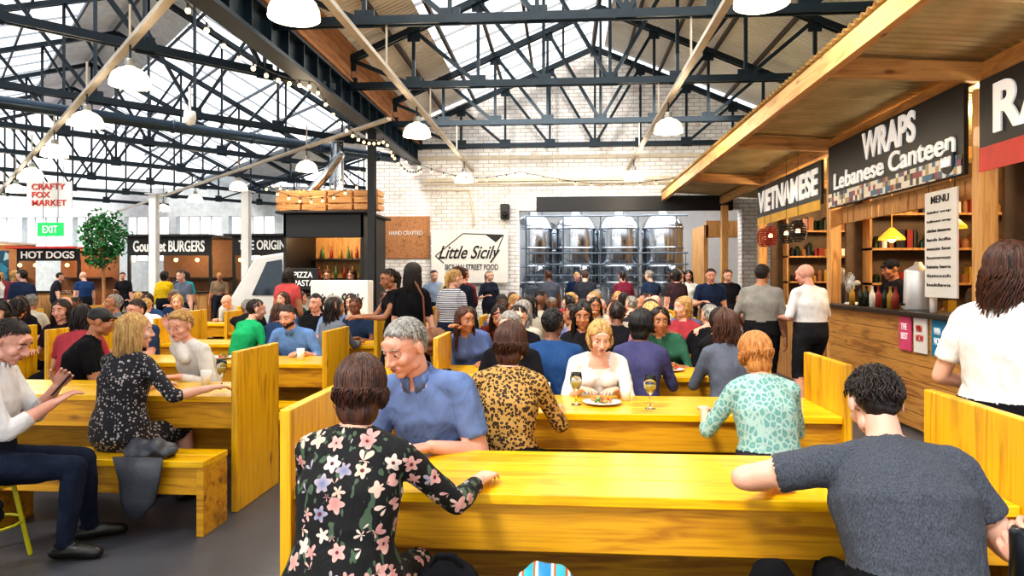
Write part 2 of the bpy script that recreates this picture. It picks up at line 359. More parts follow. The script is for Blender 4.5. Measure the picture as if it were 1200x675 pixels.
    for i in range(len(co)):
        if vl[i]<2:
            v=co[i]*(9 if det else 8); f=noise.noise(Vector((v[0],v[1],v[2]*.6)))+.35*noise.noise(Vector((v[0]*2.3,v[1]*2.3,v[2]*1.2)))
            rg=1-abs(noise.noise(Vector((v[0]*.9+5+v[2]*.5,v[1]*.9,v[2]*1.1))))*3
            co[i]=co[i]+no[i]*(.005+am*f*.6+am*.7*max(0,rg))
    fc=np.array([co[list(f)].mean(0) for f in fs]); fl=lab(fc)
    out.add(co,fs,[int(x) for x in fl])
    HT=lambda v: Hc+Rh@(Vector(v)*s)
    hb=MB(); jw=.9 if fem else .97
    hb.ell((0,-.012,.024),(.076,.096,.086)); hb.ell((0,.022,-.02),(.064*jw,.07,.075)); hb.ell((0,.03,-.062),(.051*jw,.056,.048)); hb.ell((0,.066,-.094),(.024*jw,.022,.02))
    for q in(-1,1):
        hb.ell((q*.036,.062,-.028),(.026,.024,.026)); hb.ell((q*.079,-.008,-.008),(.009,.018,.032)); hb.tube([(q*.008,.086,.03),(q*.042,.074,.028)],[.010,.008],8)
        hb.ell((q*.011,.097,-.034),(.009,.011,.008)); hb.ell((q*.046,.01,-.07),(.016*jw,.03,.025))
    hb.tube([(0,.086,.022),(0,.1,-.008),(0,.112,-.029)],[.009,.0095,.0115],8); hb.ell((0,.082,-.062),(.027,.016,.016)); hb.ell((0,.078,.042),(.045,.014,.025))
    hc,hn,hf=remesh(hb,vh,2,.4)
    hm=2
    if beard:
        ctr=[hc[list(f)].mean(0) for f in hf]; hm=[4 if (c[2]<-.05 and c[1]>-.02 and not(c[2]>-.07 and c[1]>.07 and abs(c[0])<.02)) or (abs(c[2]+.045)<.006 and c[1]>.085 and abs(c[0])<.03) else 2 for c in ctr]
    out.add([HT(v) for v in hc],hf,hm)
    tm=MB()
    for q in(-1,1):
        tm.ell((q*.031,.0755,.006),(.0135,.0125,.0105),5,nu=10,nv=7); tm.ell((q*.031,.0855,.0035 if hp>5 else .006),(.0058,.0042,.0058),6,nu=8,nv=5)
        tm.ell((q*.031,.0752,.0115 if not hp>18 else .008),(.0150,.0135,.0095),2,nu=10,nv=7); tm.ell((q*.031,.0745,-.0035),(.0145,.0125,.0065),2,nu=10,nv=6)
        tm.tube([(q*.016,.0925,.026),(q*.03,.0915,.031),(q*.048,.078,.026)],[.003,.0036,.002],5,4)
        if glass: 
            tm.tube([(q*.031+.019*math.cos(a),.096,.004+.015*math.sin(a)) for a in [j*math.pi/5 for j in range(11)]],.0016,4,6,rnd=False); tm.tube([(q*.05,.094,.008),(q*.078,.0,.005)],.0016,4,6)
    tm.tube([(-.022,.0905,-.058),(-.008,.0985,-.0555),(0,.0985,-.057),(.008,.0985,-.0555),(.022,.0905,-.058)],[.0015,.0042,.004,.0042,.0015],6,7)
    tm.tube([(-.019,.0905,-.0605),(0,.0975,-.0645),(.019,.0905,-.0605)],[.0015,.0052,.0015],6,7)
    out.add([HT(v) for v in tm.v],tm.f,tm.m)
    hairgen(out,hair,HT,Rh.inverted(),det,rr)
    return out
def put(me,name,x,y,h,top,bot,hc,skin,shoe=None,z=0):
    o=bpy.data.objects.new(name,me); S.collection.objects.link(o); o.location=(x,y,z); o.rotation_euler=(0,0,math.radians(h))
    ms=[cloth(top),cloth(bot),SKIN[skin],shoe or M['shoe'],(HAIR[hc] if hc in HAIR else cloth(hc)),M['eye'],M['iris'],M['lip']]
    for i,m in enumerate(ms): o.material_slots[i].link='OBJECT'; o.material_slots[i].material=m
    return o
def fin(mb,name):
    me=mb.mesh(name,True)
    for i in range(8): me.materials.append(None)
    return me
def hero(name,x,y,h=0,top='#888888',bot='#22242c',hc='brown',skin='fair',det=2,z=0,**k):
    return put(fin(body(det=det,**k),name),name,x,y,h,top,bot,hc,skin,z=z)
_tpl={}
def crowd(x,y,h,fem,sit=True,hair=None,top=None,bot='#22252e',hc=None,skin=None,var=None,s=1.0):
    hair=hair or rng.choice(['long','bob','wavy','pony'] if fem else ['short','short','short','curly','bald'])
    var=rng.randrange(4) if var is None else var; key=(fem,sit,hair,var)
    if key not in _tpl:
        kw=[dict(lean=14,hp=16,hy=10),dict(lean=4,hp=0,hy=-38,tw=-12),dict(lean=20,hp=8,hy=30,side=5,tw=10,rh=(.08,.26,1.10) if sit else (.15,.28,1.15)),dict(lean=27,hp=26,hy=-6,lh=(-.06,.27,1.05) if sit else (-.12,.3,1.1),side=-4)][var]
        if not sit: kw['lean']*=.25
        if not sit and var==1: kw['rh']=(.2,.3,1.0)
        _tpl[key]=fin(body(fem=fem,sit=sit,hair=hair,det=0,seed=var+5,sleeve=[.6,2,1.0,.8][var],**kw),'person_body')
    top=top or rng.choice(['#23334f','#1c1c20','#e6e4df','#3a5a8a','#6a6f79','#6b2f2f','#2f5b4a','#b9b2a4','#2a2a34','#5d70a0','#a5404a','#15151a','#c8c0b0','#1a1a22'])
    hc=hc or rng.choice(['brown','dark','black','blonde','dark','brown','gray','dark']); skin=skin or rng.choice(['fair','fair','pink','pink','tan','brown'])
    return put(_tpl[key],('seated_' if sit else 'standing_')+('woman' if fem else 'man'),x,y,h,top,bot,hc,skin)
# ================= HEROES
hero('seated_woman_floral_dress',-.69,2.10,-6,top='floral',bot='floral',hc='brown',fem=True,hair='bob',lean=12,hp=8,hy=4,sleeve=1.75,rh=(.34,.46,.80),lh=(-.12,.42,.80),s=.98,fat=1.08,skirt=True)
hero('seated_man_blue_polo',-.60,3.36,166,top='#62759f',bot='#2b2f3c',hc='gray',skin='pink',hair='short',lean=19,side=5,hp=24,hy=-20,sleeve=.75,rh=(.14,.40,.80),lh=(-.10,.36,.80),lel=(-.6,-.6,-.9),s=1.12,fat=1.02,open_neck=.5,collar=True)
hero('seated_man_gray_tshirt',1.04,2.08,-3,top='marl',bot='#15161b',hc='dark',skin='fair',hair='curly',lean=25,side=-1,hp=30,hy=2,sleeve=.62,lh=(-.33,.44,.80),rh=(.26,.36,.80),lel=(-.9,-.5,.1),s=1.0,fat=1.16)
hero('seated_woman_leopard_top',-.30,3.56,-10,top='leopard',bot='#15151a',hc='brown',fem=True,hair='bob',lean=8,hp=4,hy=-12,sleeve=1.3,rh=(.2,.40,.80),fat=1.02)
hero('seated_woman_white_cardigan',.24,4.86,180,top='#e4ded7',bot='#c9c6c4',hc='blonde',skin='fair',fem=True,hair='bob',lean=18,hp=20,hy=8,sleeve=1.5,open_neck=1,rh=(.12,.36,.82),lh=(-.10,.38,.82),s=.97)
hero('seated_woman_teal_blouse',1.05,3.56,8,top='teal',bot='#2b2b33',hc='ginger',fem=True,hair='bob',lean=14,hp=16,hy=12,sleeve=1.2,lh=(-.2,.40,.80),s=.95,fat=1.06)
hero('standing_woman_white_top',1.80,2.95,-58,sit=False,top='#d8d5d2',bot='#16161b',hc='brown',fem=True,hair='wavy',lean=3,hp=4,hy=-10,sleeve=.7,s=1.0,rh=(.12,.30,1.1),lh=(-.2,.25,1.05))
hero('seated_man_white_shirt',-3.14,3.5,-66,top='#cfcccb',bot='#1b2233',hc='dark',skin='pink',hair='short',lean=5,hp=28,hy=-16,sleeve=1.5,rh=(.10,.34,.86),lh=(-.02,.33,.94),s=1.02,feet=((.12,.40),(-.16,.46)),collar=True)
hero('seated_woman_speckled_dress',-2.84,4.18,-14,top='speckle',bot='speckle',hc='blonde',fem=True,hair='long',lean=8,hp=4,hy=-30,sleeve=1.2,rh=(.46,.30,.82),lh=(-.1,.4,.8),skirt=True,fat=1.06)
hero('seated_man_white_sweater',-2.90,5.34,150,top='#cbc7c1',bot='#8a7a62',hc='blonde',skin='pink',hair='curly',lean=18,hp=14,hy=24,sleeve=1.9,rh=(.06,.24,1.12),lh=(-.2,.34,.80))
hero('seated_man_holding_can',1.44,1.28,35,top='#3a3f4c',bot='#22252e',hc='dark',skin='pink',hair='short',lean=6,hp=6,sleeve=1.0,lh=(-.24,.42,.93),lel=(-.2,-.4,-.9),curl=48,ln=(1,.1,0))
mid=lambda n,*a,**k: hero(n,*a,det=1,**k)
mid('seated_woman_dark_jacket',-.36,4.86,176,top='#17171c',hc='gray',skin='fair',fem=True,hair='short',hp=10,hy=-8,sleeve=1.9,open_neck=1)
mid('seated_man_blue_tshirt',-.08,5.06,4,top='#2a4a78',hc='black',skin='brown',hair='short',hp=6,hy=-28,sleeve=.8)
mid('seated_woman_mauve_top',.55,5.06,-16,top='#45456a',hc='black',skin='brown',fem=True,hair='bob',hp=8,hy=-20,sleeve=1.8)
mid('seated_woman_gray_sweater',1.22,5.06,6,top='#5a606e',hc='brown',fem=True,hair='wavy',hp=10,hy=15,sleeve=1.8)
mid('seated_woman_black_wavy_hair',.18,6.36,178,top='#1f1f26',hc='black',skin='tan',fem=True,hair='wavy',hp=8)
mid('seated_woman_pink_top',.82,6.5,-12,top='#b98088',hc='blonde',fem=True,hair='long',hp=8,hy=20,sleeve=.4)
mid('standing_man_gray_shirt',2.26,8.0,-20,sit=False,top='#8a8781',bot='#1e1e22',hc='dark',skin='tan',hair='short',lean=0,hp=12,hy=-10,sleeve=.9,shorts=True,lh=(-.22,.2,1.0),fat=1.12)
mid('standing_man_white_shirt',2.72,7.75,24,sit=False,top='#dcd9d8',bot='#26262a',hc='white',skin='pink',hair='bald',lean=3,hp=12,hy=20,sleeve=1.0,shorts=True,rh=(.2,.28,1.05),lh=(-.2,.26,1.1),fat=1.16)
mid('standing_woman_black_dress',-1.57,7.0,-15,sit=False,top='#121216',bot='#15151a',hc='dark',fem=True,hair='long',lean=0,hp=4,hy=-10,sleeve=.8,s=1.0,skirt=True)
mid('standing_woman_black_top',-1.86,7.5,120,sit=False,top='#17171b',bot='#1d2433',hc='dark',skin='tan',fem=True,hair='pony',lean=4,hp=14,hy=10,sleeve=.4,rh=(.1,.42,1.12),lh=(-.15,.42,1.12),s=.97)
mid('standing_woman_striped_top',-1.36,8.2,-25,sit=False,top='stripe',bot='#253048',hc='blonde',fem=True,hair='pony',lean=2,hp=18,hy=-25,sleeve=.6,s=.97)
mid('seated_man_black_tshirt',-4.02,5.35,-62,top='#131317',hc='black',skin='tan',hair='cap',lean=14,hp=14,hy=0,sleeve=.8,fat=1.15)
mid('seated_man_light_blue_shirt',-2.76,7.02,172,top='#6386b8',hc='dark',skin='pink',hair='short',lean=22,hp=18,sleeve=1.4,beard=True,fat=1.08,rh=(.22,.36,.8),lh=(-.22,.36,.8),collar=True)
mid('seated_man_glasses',-2.92,8.7,186,top='#7e95bd',hc='gray',skin='pink',hair='short',hp=10,glass=True,lean=10)
mid('seated_man_green_tshirt',-3.66,7.5,-34,top='#1f9a62',hc='dark',skin='pink',hair='short',hp=10,hy=-20,sleeve=.8,lean=16)
mid('seated_man_bearded',-4.45,6.98,165,top='#2c3a57',hc='dark',skin='pink',hair='short',hp=8,beard=True)
mid('seated_woman_curly_hair',-5.35,7.0,190,top='#2a1c22',hc='dark',skin='pink',fem=True,hair='wavy',hp=6)
mid('stall_cook',4.15,8.75,100,sit=False,top='#23232a',hc='#20222a',skin='tan',hair='cap',hp=14,rh=(.1,.3,1.15),lh=(-.15,.3,1.2),s=1.05)
mid('stall_cook',4.9,8.3,150,sit=False,top='#3a2f2a',hc='brown',skin='pink',fem=True,hair='pony',hp=14,rh=(.1,.35,1.2),lh=(-.15,.35,1.2))
mid('standing_man_lanyard',2.42,11.5,175,sit=False,top='#1f2b45',bot='#7a6a52',hc='dark',skin='pink',hair='short',hp=10,rh=(.15,.3,1.15))
for n in range(2,7):
    y0=2.48+1.5*n
    for x in (-.85,-.35,.12,.55,.98,1.38):
        if n>=3 and rng.random()<.88 and not(n==3 and .6<x<1.1): crowd(x+rng.uniform(-.06,.06),y0-.28,rng.uniform(-30,30),rng.random()<.5)
        if rng.random()<(.75 if n>2 else .5) and not(n==2 and -.1<x<.5): crowd(x+rng.uniform(-.06,.06),y0+.9,180+rng.uniform(-30,30),rng.random()<.5)
for xb,rows in ((-4.8,(1,2,3,4)),(-8.1,(1,2,3,4))):
    for n in rows:
        y0=4.37+1.7*n
        for x in (.45,1.0,1.6,2.2):
            X=xb+x
            if xb>-5 and ((n==1) or (n==2 and X<-3.2)): 
                if n==1 and X<-4.2: crowd(X,y0-.28,rng.uniform(-20,20),True)
                continue
            if rng.random()<.7: crowd(X,y0-.28,rng.uniform(-25,25),rng.random()<.5)
            if rng.random()<.75: crowd(X,y0+.9,180+rng.uniform(-25,25),rng.random()<.5)
for x,y,h,f,t in ((-9.6,15.8,20,True,'#d8b21f'),(-8.9,15.5,10,True,'#1f8f96'),(-7.6,13.2,160,False,'#5a6270'),(-12.5,17,60,False,'#27406b'),(-14.5,18.5,-40,False,'#20222a'),(-16.5,19,180,True,'#8a3a3a'),
   (-11.4,19.5,0,False,'#333a48'),(-13.6,15.6,120,True,'#e0ddd8'),(-9.9,19,200,False,'#7f6b58'),(2.1,13,190,True,'#15151a'),(3.1,13.2,170,False,'#1c1c22'),(1.3,14.5,10,True,'#6b2438'),(.5,14.7,0,False,'#2a2d36'),
   (-.3,15,20,False,'#4a4f5c'),(-1.6,14.9,200,True,'#252a3a'),(-2.7,14.4,180,False,'#8c9db8'),(3.0,17.5,150,False,'#16161a'),(.3,17.8,190,False,'#1b2a44'),(-4.4,10.6,0,True,'#b04a4a'),(4.7,10.6,80,False,'#1c1c20'),(4.6,11.7,100,True,'#34343c'),
   (2.0,12.2,20,True,'#3a2a30'),(2.6,14.4,160,True,'#d8d4cc'),(-10.9,13.0,60,False,'#2a3550'),(-12.0,14.0,-30,True,'#7a3040'),(-15.2,15.4,100,False,'#3a4a3a'),(-13.4,20.0,180,False,'#1c1c20'),(-12.2,20.1,160,True,'#e0dcd2'),(-17.3,20.6,190,False,'#444b58'),(-8.3,20,180,True,'#252530'),(-6.6,19.4,10,False,'#5a3a2a'),(-1.55,10.0,180,False,'#202430'),(-1.7,11.6,10,True,'#7a2f3a')):
    crowd(x,y,h,f,sit=False,top=t)
crowd(1.9,14.9,30,False,False,top='#26324a'); crowd(-2.2,13.2,10,True,False,top='#b9a98c')
# ================= FURNITURE
YT=wood('yellow_stained_wood','#ecba05','#cc9504',0,.3,.3,'#8a5a08')
YA=wood('yellow_plank_wood','#cf9a1c','#a26c12',0,.45,.1,'#5e3a0c')
YP=wood('yellow_panel_wood','#e2b012','#be860c',2,.4,.18,'#82580c')
PINE=wood('pine_timber','#dcab6e','#bb874a',1,.55,.05,'#7c4a20'); PINEZ=wood('pine_post','#dba868','#b8844a',2,.55,.05,'#7c4a20'); PINEX=wood('pine_rafter','#dba868','#b8844a',0,.55,.05,'#7c4a20')
def table_set(x0,x1,y,near=True,far=True,lp=True,rp=True):
    e=empty('picnic_table'); ip=.04
    t=MB()
    for i in range(3): t.box(x0+.046,x1-.046,y+i*.208,y+i*.208+.205,.72,.76)
    t.obj('tabletop',YT,e,bevel=.004)
    a=MB(); a.box(x0+ip,x1-ip,y+.03,y+.06,.54,.718); a.box(x0+ip,x1-ip,y+.56,y+.59,.54,.718); a.box(x0+ip,x1-ip,y+.295,y+.325,.30,.50); a.obj('apron',YA,e,bevel=.003)
    p=MB()
    for q,f in ((x0,lp),(x1-.045,rp)):
        p.box(q,q+.045,y-.02,y+.64,0,1.06 if f else .716)
    p.obj('end_panel',YP,e,bevel=.006)
    for nm,fl,b0 in (('near_bench',near,y-.45),('far_bench',far,y+.745)):
        if not fl: continue
        b=MB(); b.box(x0-.0,x1,b0,b0+.148,.41,.45); b.box(x0-.0,x1,b0+.152,b0+.30,.41,.45); b.obj(nm+'_seat',YT,e,bevel=.004)
        b=MB(); b.box(x0+.05,x1-.05,b0+.03,b0+.055,.24,.408); b.box(x0+.05,x1-.05,b0+.245,b0+.27,.24,.408)
        for xx in (x0+.001,(x0+x1)/2,x1-.046): b.box(xx,xx+.045,b0+.005,b0+.295,0,.409)
        b.obj(nm+'_frame',YA,e,bevel=.003)
for n in range(7): table_set(-1.05,1.62,2.48+1.5*n)
for n in range(5): table_set(-4.85,-2.14,4.37+1.7*n)
for n in range(1,5): table_set(-8.15,-5.45,4.37+1.7*n)
def stool(x,y):
    st=empty('yellow_stool',(x,y,0)); b=MB(); b.lathe([(0,.42),(.17,.42),(.18,.43),(.18,.445),(.17,.45),(0,.45)],n=28); b.obj('seat',YT,st,True)
    b=MB()
    for a in range(4):
        an=a*math.pi/2+.5; b.tube([(.12*math.cos(an),.12*math.sin(an),.42),(.2*math.cos(an),.2*math.sin(an),.01)],.012,8)
    b.tube([(.165*math.cos(i*math.pi/8),.165*math.sin(i*math.pi/8),.2) for i in range(17)],.008,6); b.obj('legs',YG,st,True)
YG=plain('yellow_green_paint','#c9c420',.35)
stool(-3.14,3.5); stool(1.44,1.28)
b=MB(); b.lathe([(0,0),(.028,0),(.033,.008),(.033,.105),(.028,.115),(0,.115)],n=24); b.obj('drink_can',plain('can_dark','#22262c',.3,.6),smooth=True,loc=(.985,1.53,.90))
# ================= ROOM
t=NT('concrete_floor'); f1=t.noise(1.1,det=6); r=t.ramp(f1,[(.3,'#3b3d43'),(.55,'#4e5056'),(.75,'#5e6064')]); f2=t.noise(26,det=4); r2=t.mix(t.math('MULTIPLY',f2,.35),r,'#222327'); t.bump(f2,.15,.006); FL=t.set(r2,.4)
MB().box(-32,8,-3,30,-.1,0).obj('floor',FL)
t=NT('white_painted_brick'); br=t.n('TexBrick'); br.inputs['Scale'].default_value=1; br.inputs['Brick Width'].default_value=.25; br.inputs['Row Height'].default_value=.09; br.inputs['Mortar Size'].default_value=.008
br.inputs['Color1'].default_value=lin('#f5f4f2'); br.inputs['Color2'].default_value=lin('#e2deda'); br.inputs['Mortar'].default_value=lin('#b4aea8'); br.offset=.5
cb=t.n('CombineXYZ'); sp=t.n('SeparateXYZ'); t.l(t.co(),sp.inputs[0]); t.l(t.math('ADD',sp.outputs[0],sp.outputs[1]),cb.inputs[0]); t.l(sp.outputs[2],cb.inputs[1]); t.l(cb.outputs[0],br.inputs['Vector'])
g=t.ramp(t.noise(.9,det=8,dist=.6),[(.5,(0,0,0,1)),(.74,(1,1,1,1))]); g2=t.ramp(t.noise(5,det=6),[(.57,(0,0,0,1)),(.68,(1,1,1,1))])
c=t.mix(t.math('MULTIPLY',g,.45),br.outputs['Color'],'#aaa09a'); c=t.mix(t.math('MULTIPLY',g2,.4),c,'#b08878')
t.bump(br.outputs['Fac'],-.5,.01); BR=t.set(c,.8)
def wallpoly(name,poly,y0,y1,mat):
    n=len(poly); vs=[(x,y0,z) for x,z in poly]+[(x,y1,z) for x,z in poly]
    fs=[tuple(range(n)),tuple(range(n,2*n))[::-1]]+[(i,(i+1)%n,(i+1)%n+n,i+n)[::-1] for i in range(n)]
    return MB().add(vs,fs).obj(name,mat)
OX0,OX1,OZ=-1.04,4.08,3.12
RX,RZ,EZ,EL,ER=.7,6.8,5.05,-3.5,4.95
rf=lambda x: EZ+(RZ-EZ)*(1-abs(x-RX)/(RX-EL)) 
wallpoly('wall_back',[(-4.7,0),(OX0,0),(OX0,OZ),(OX1,OZ),(OX1,0),(6.4,0),(6.4,5.0),(ER,EZ+.1),(RX,RZ+.12),(EL,EZ+.15),(-4.7,5.2)],16,16.35,BR)
wallpoly('wall_left_return',[(0,0),(.3,0),(.3,5),(0,5)],0,9,BR).location=(-4.7,16.35,0)
STEEL=plain('dark_steel_paint','#14252f',.4,.2,.25); BLK=plain('black_paint','#0f1013',.5)
CREAM=plain('cream_paint','#cfc4b0',.6); WHT=plain('white_paint','#dededc',.5,var=.04)
b=MB(); b.box(-.62,3.85,15.84,15.99,3.08,3.42); b.obj('lintel_beam',BLK,bevel=.01)
b=MB(); b.box(-3.4,4.4,15.93,15.99,4.32,4.40); b.box(-3.3,4.1,15.9,15.99,3.80,3.88); b.tube([(-3.3,15.9,3.62),(-2.2,15.9,3.60),(-2.1,15.9,3.0),(-2.1,15.9,2.8)],.03,8); b.tube([(-3.3,15.88,3.74),(4.0,15.88,3.74)],.025,8); b.obj('trim_wall_pipes',CREAM,smooth=False)
b=MB(); b.box(-1.45,-1.25,15.7,15.98,2.9,3.25); b.tube([(-1.35,15.7,3.0),(-1.35,15.68,3.0)],.07,14); b.obj('wall_speaker',BLK,bevel=.02)
b=MB()
y0,y1=4.0,16.0
nn=64
for i in range(nn):
    xa=RX+.25+(ER-RX-.25)*i/nn; xb=RX+.25+(ER-RX-.25)*(i+1)/nn
    b.add([(xa,y0,rf(xa)+.22),(xb,y0,rf(xb)+.22),(xb,y1,rf(xb)+.22),(xa,y1,rf(xa)+.22)],[(0,1,2,3)])
t=NT('roof_sheet'); w=t.n('TexWave',bands_direction='Y'); w.inputs['Scale'].default_value=3.2; t.l(t.co(),w.inputs['Vector']); t.bump(w.outputs['Fac'],.8,.03)
RS=t.set(t.mix(t.math('MULTIPLY',w.outputs['Fac'],.3),t.ramp(t.noise(1.5),[(.3,'#e4e0d8'),(.7,'#f8f5ee')]),'#b8b2a6'),.6)
b.obj('roof_main_right',RS)
b=MB()
for i in range(2):
    xa,xb=EL+i*.6,EL+(i+1)*.6; b.add([(xa,y0,rf(xa)+.22),(xb,y0,rf(xb)+.22),(xb,y1,rf(xb)+.22),(xa,y1,rf(xa)+.22)],[(0,1,2,3)])
b.obj('roof_main_left',RS)
gb=MB(); yy=y0
while yy<16.01:
    gb.beam((EL+1.2,yy,rf(EL+1.2)+.2),(RX,yy,RZ+.2),.025,.04); yy+=.8
gb.beam((RX,y0,RZ+.2),(RX,y1,RZ+.2),.1,.12); gb.obj('window_1_glazing_bars',plain('glazing_bar_paint','#b4b8bc',.5))
pl=MB()
for xp in [EL+.7,EL+1.4,EL+2.1,EL+2.8,EL+3.5,RX,RX+.75,RX+1.5,RX+2.25,RX+3.0,RX+3.75]:
    pl.beam((xp,y0,rf(xp)+.12),(xp,y1,rf(xp)+.12),.05,.08)
pl.obj('roof_purlins',plain('purlin_paint','#4a4038',.6))
def truss(e,org,ax,L,zb,zt,zp,pk,mat,n=8,th=.07):
    o=Vector(org); ax=Vector(ax).normalized(); P=lambda s,z:o+ax*s+Vector((0,0,z)); top=lambda s: zt+(zp-zt)*(s/pk if s<pk else (L-s)/(L-pk))
    m=MB(); side=Vector((-ax.y,ax.x,0))*.045
    for q in (-1,1):
        m.beam(P(0,zb)+side*q,P(L,zb)+side*q,.03,.10); m.beam(P(0,zt)+side*q,P(pk,zp)+side*q,.035,.10); m.beam(P(pk,zp)+side*q,P(L,zt)+side*q,.035,.10)
    for i in range(n+1):
        s=L*i/n; m.beam(P(s,zb),P(s,top(s)),th*.7,th*.7)
        m.beam(P(s,zb-.07),P(s,zb+.14),.24,.025,up=tuple(side.normalized()))
        m.beam(P(s,top(s)-.18),P(s,top(s)+.05),.2,.025,up=tuple(side.normalized()))
        if i<n:
            s2=L*(i+1)/n
            if i<n/2: m.beam(P(s,top(s)),P(s2,zb),th,th*.8)
            else: m.beam(P(s,zb),P(s2,top(s2)),th,th*.8)
    return m.obj('roof_truss',mat,e)
for yt in (5.3,8.0,10.7,13.4,15.75): truss(None,(EL+.1,yt,0),(1,0,0),ER-EL-.2,4.6,5.03,RZ,RX-EL-.1,STEEL)
b=MB(); b.box(-3.62,-3.36,2,16,4.22,4.27); b.box(-3.51,-3.47,2,16,4.27,4.60); b.box(-3.62,-3.36,2,16,4.60,4.64)
for i in range(28): b.box(-3.60,-3.38,2.2+i*.5,2.22+i*.5,4.27,4.6)
b.obj('valley_girder',STEEL); BRN=wood('brown_boards','#b07c50','#8c5c38',1,.7,0,'#4a2e1c')
b=MB()
for i in range(5): b.box(-3.42,-3.38,2,16,4.645+i*.13,4.645+i*.13+.125)
b.box(-3.34,-3.38,2,16,4.66,4.70); b.obj('fascia_boards',BRN,bevel=.004)
def column(x,y,z1,w=.13,mat=BLK,name='steel_column'):
    b=MB(); b.box(x-w/2,x+w/2,y-w/2,y-w/2+.02,0,z1); b.box(x-w/2,x+w/2,y+w/2-.02,y+w/2,0,z1); b.box(x-.012,x+.012,y-w/2+.02,y+w/2-.02,0,z1); b.box(x-w*.9,x+w*.9,y-w*.9,y+w*.9,z1,z1+.02); b.box(x-w*.9,x+w*.9,y-w*.9,y+w*.9,0,.02); b.obj(name,mat)
column(-3.5,12.3,4.2)
O=Vector((-3.5,14.5,0)); ev=Vector((.669,.743,0)); dv=Vector((-.707,.707,0))
def LP(p,q,z): return O+ev*p+dv*q+Vector((0,0,z))
def lz(p): 
    u=((p+4.25+6)%12)-6; return 7.5-.42*abs(u)
for q in (-9.6,-6.4,-3.2,0,3.2,6.4,9.6,12.8,16):
    for pv in (-22.25,-10.25,1.75,13.75):
        pend=min(pv+12,q)
        if pend-pv<1.0: continue
        m=MB(); P=lambda s,z:LP(pv+s,q,z); Le=min(12,q-pv); side=dv*.045; zb=4.35
        for w_ in(-1,1):
            m.beam(P(0,zb)+side*w_,P(Le,zb)+side*w_,.035,.10)
            m.beam(P(0,lz(pv))+side*w_,P(min(6,Le),lz(pv+min(6,Le)))+side*w_,.04,.10)
            if Le>6: m.beam(P(6,7.5)+side*w_,P(Le,lz(pv+Le))+side*w_,.04,.10)
        for i in range(9):
            s=1.5*i
            if s>Le: break
            m.beam(P(s,zb),P(s,lz(pv+s)),.04,.04)
            m.beam(P(s,zb-.08),P(s,zb+.14),.22,.025,up=tuple(dv))
            s2=s+1.5
            if s2<=Le: m.beam(P(s,lz(pv+s)),P(s2,zb),.05,.05) if i<4 else m.beam(P(s,zb),P(s2,lz(pv+s2)),.05,.05)
        m.obj('roof_truss',STEEL)
b=MB(); b.tube([LP(-12,.5,4.2),LP(.2,.5,4.2)],.10,16)
for k in range(9): b.tube([LP(-11.5+k*1.4,.5,4.2),LP(-11.45+k*1.4,.5,4.2)],.115,16,rnd=False)
b.obj('ventilation_duct',plain('duct_blue_gray','#3a4a5a',.35,.5),smooth=True)
sh=MB(); pu=MB(); gl=MB()
for pi in range(-22,14):
    for qi in range(-10,17):
        c=LP(pi+.25,qi+.5,0)
        if c.x>-3.5: continue
        u=((pi+.5+4.25+6)%12)-6; au=abs(u)
        p0,p1=pi-.25,pi+.75
        if (au>5.1) or (au<.8): sh.add([LP(p0,qi,lz(p0)+.2),LP(p1,qi,lz(p1)+.2),LP(p1,qi+1,lz(p1)+.2),LP(p0,qi+1,lz(p0)+.2)],[(0,1,2,3)])
        else:
            gl.beam(LP(p0,qi,lz(p0)+.18),LP(p1,qi,lz(p1)+.18),.03,.04)
        pu.beam(LP(p0,qi,lz(p0)+.1),LP(p0,qi+1,lz(p0)+.1),.04,.06)
sh.obj('roof_left_hall',plain('roof_boards','#e8ecee',.6)); pu.obj('roof_purlins',plain('purlin_gray','#56606c',.6)); gl.obj('window_2_glazing_bars',plain('bar_gray','#b2bac2',.5))
FW=plain('far_wall_paint','#d4dcdf',.7); b=MB(); b.box(-32,-4.7,25.3,25.6,0,2.2); b.box(-32,-4.7,25.3,25.6,3.9,5.0)
for i in range(14): b.box(-32+i*2.1,-31.7+i*2.1,25.3,25.6,2.2,3.9)
b.obj('wall_far',FW)
b=MB()
for i in range(13):
    for k in range(1,4): b.box(-31.7+i*2.1+k*.45-.02,-31.7+i*2.1+k*.45+.02,25.4,25.45,2.2,3.9)
b.obj('window_3_mullions',WHT)
MB().box(-32,-31.7,2,25.6,0,4.0).obj('wall_left',FW)
b=MB(); b.tube([(-5.5,9.7,3.98),(-5.5,9.7,4.35)],.02,8); b.lathe([(0,.1),(.08,.1),(.09,0),(.085,-.02)],(-5.5,9.7,3.9),20); b.ell((-5.5,9.7,3.88),(.08,.08,.09)); b.obj('security_camera',WHT,smooth=True)
# ================= TEXT
def text(body_,w,h,mat,parent,loc,rot,depth=.008,bold=.0,shear=0,name='lettering'):
    cu=bpy.data.curves.new('t','FONT'); cu.body=body_; cu.extrude=depth; cu.offset=bold; cu.shear=shear; o=bpy.data.objects.new('t',cu); S.collection.objects.link(o)
    dg=bpy.context.evaluated_depsgraph_get(); dg.update(); me=bpy.data.meshes.new_from_object(o.evaluated_get(dg)); bpy.data.objects.remove(o)
    n=len(me.vertices); co=np.empty(n*3); me.vertices.foreach_get('co',co); co=co.reshape(-1,3); mn=co.min(0); mx=co.max(0); c=(mn+mx)/2; sz=mx-mn
    co[:,0]=(co[:,0]-c[0])*w/sz[0]; co[:,1]=(co[:,1]-c[1])*h/sz[1]; me.vertices.foreach_set('co',co.ravel()); me.materials.clear(); me.materials.append(mat)
    ob=bpy.data.objects.new(name,me); S.collection.objects.link(ob); ob.parent=parent; ob.location=loc; ob.rotation_euler=rot; return ob
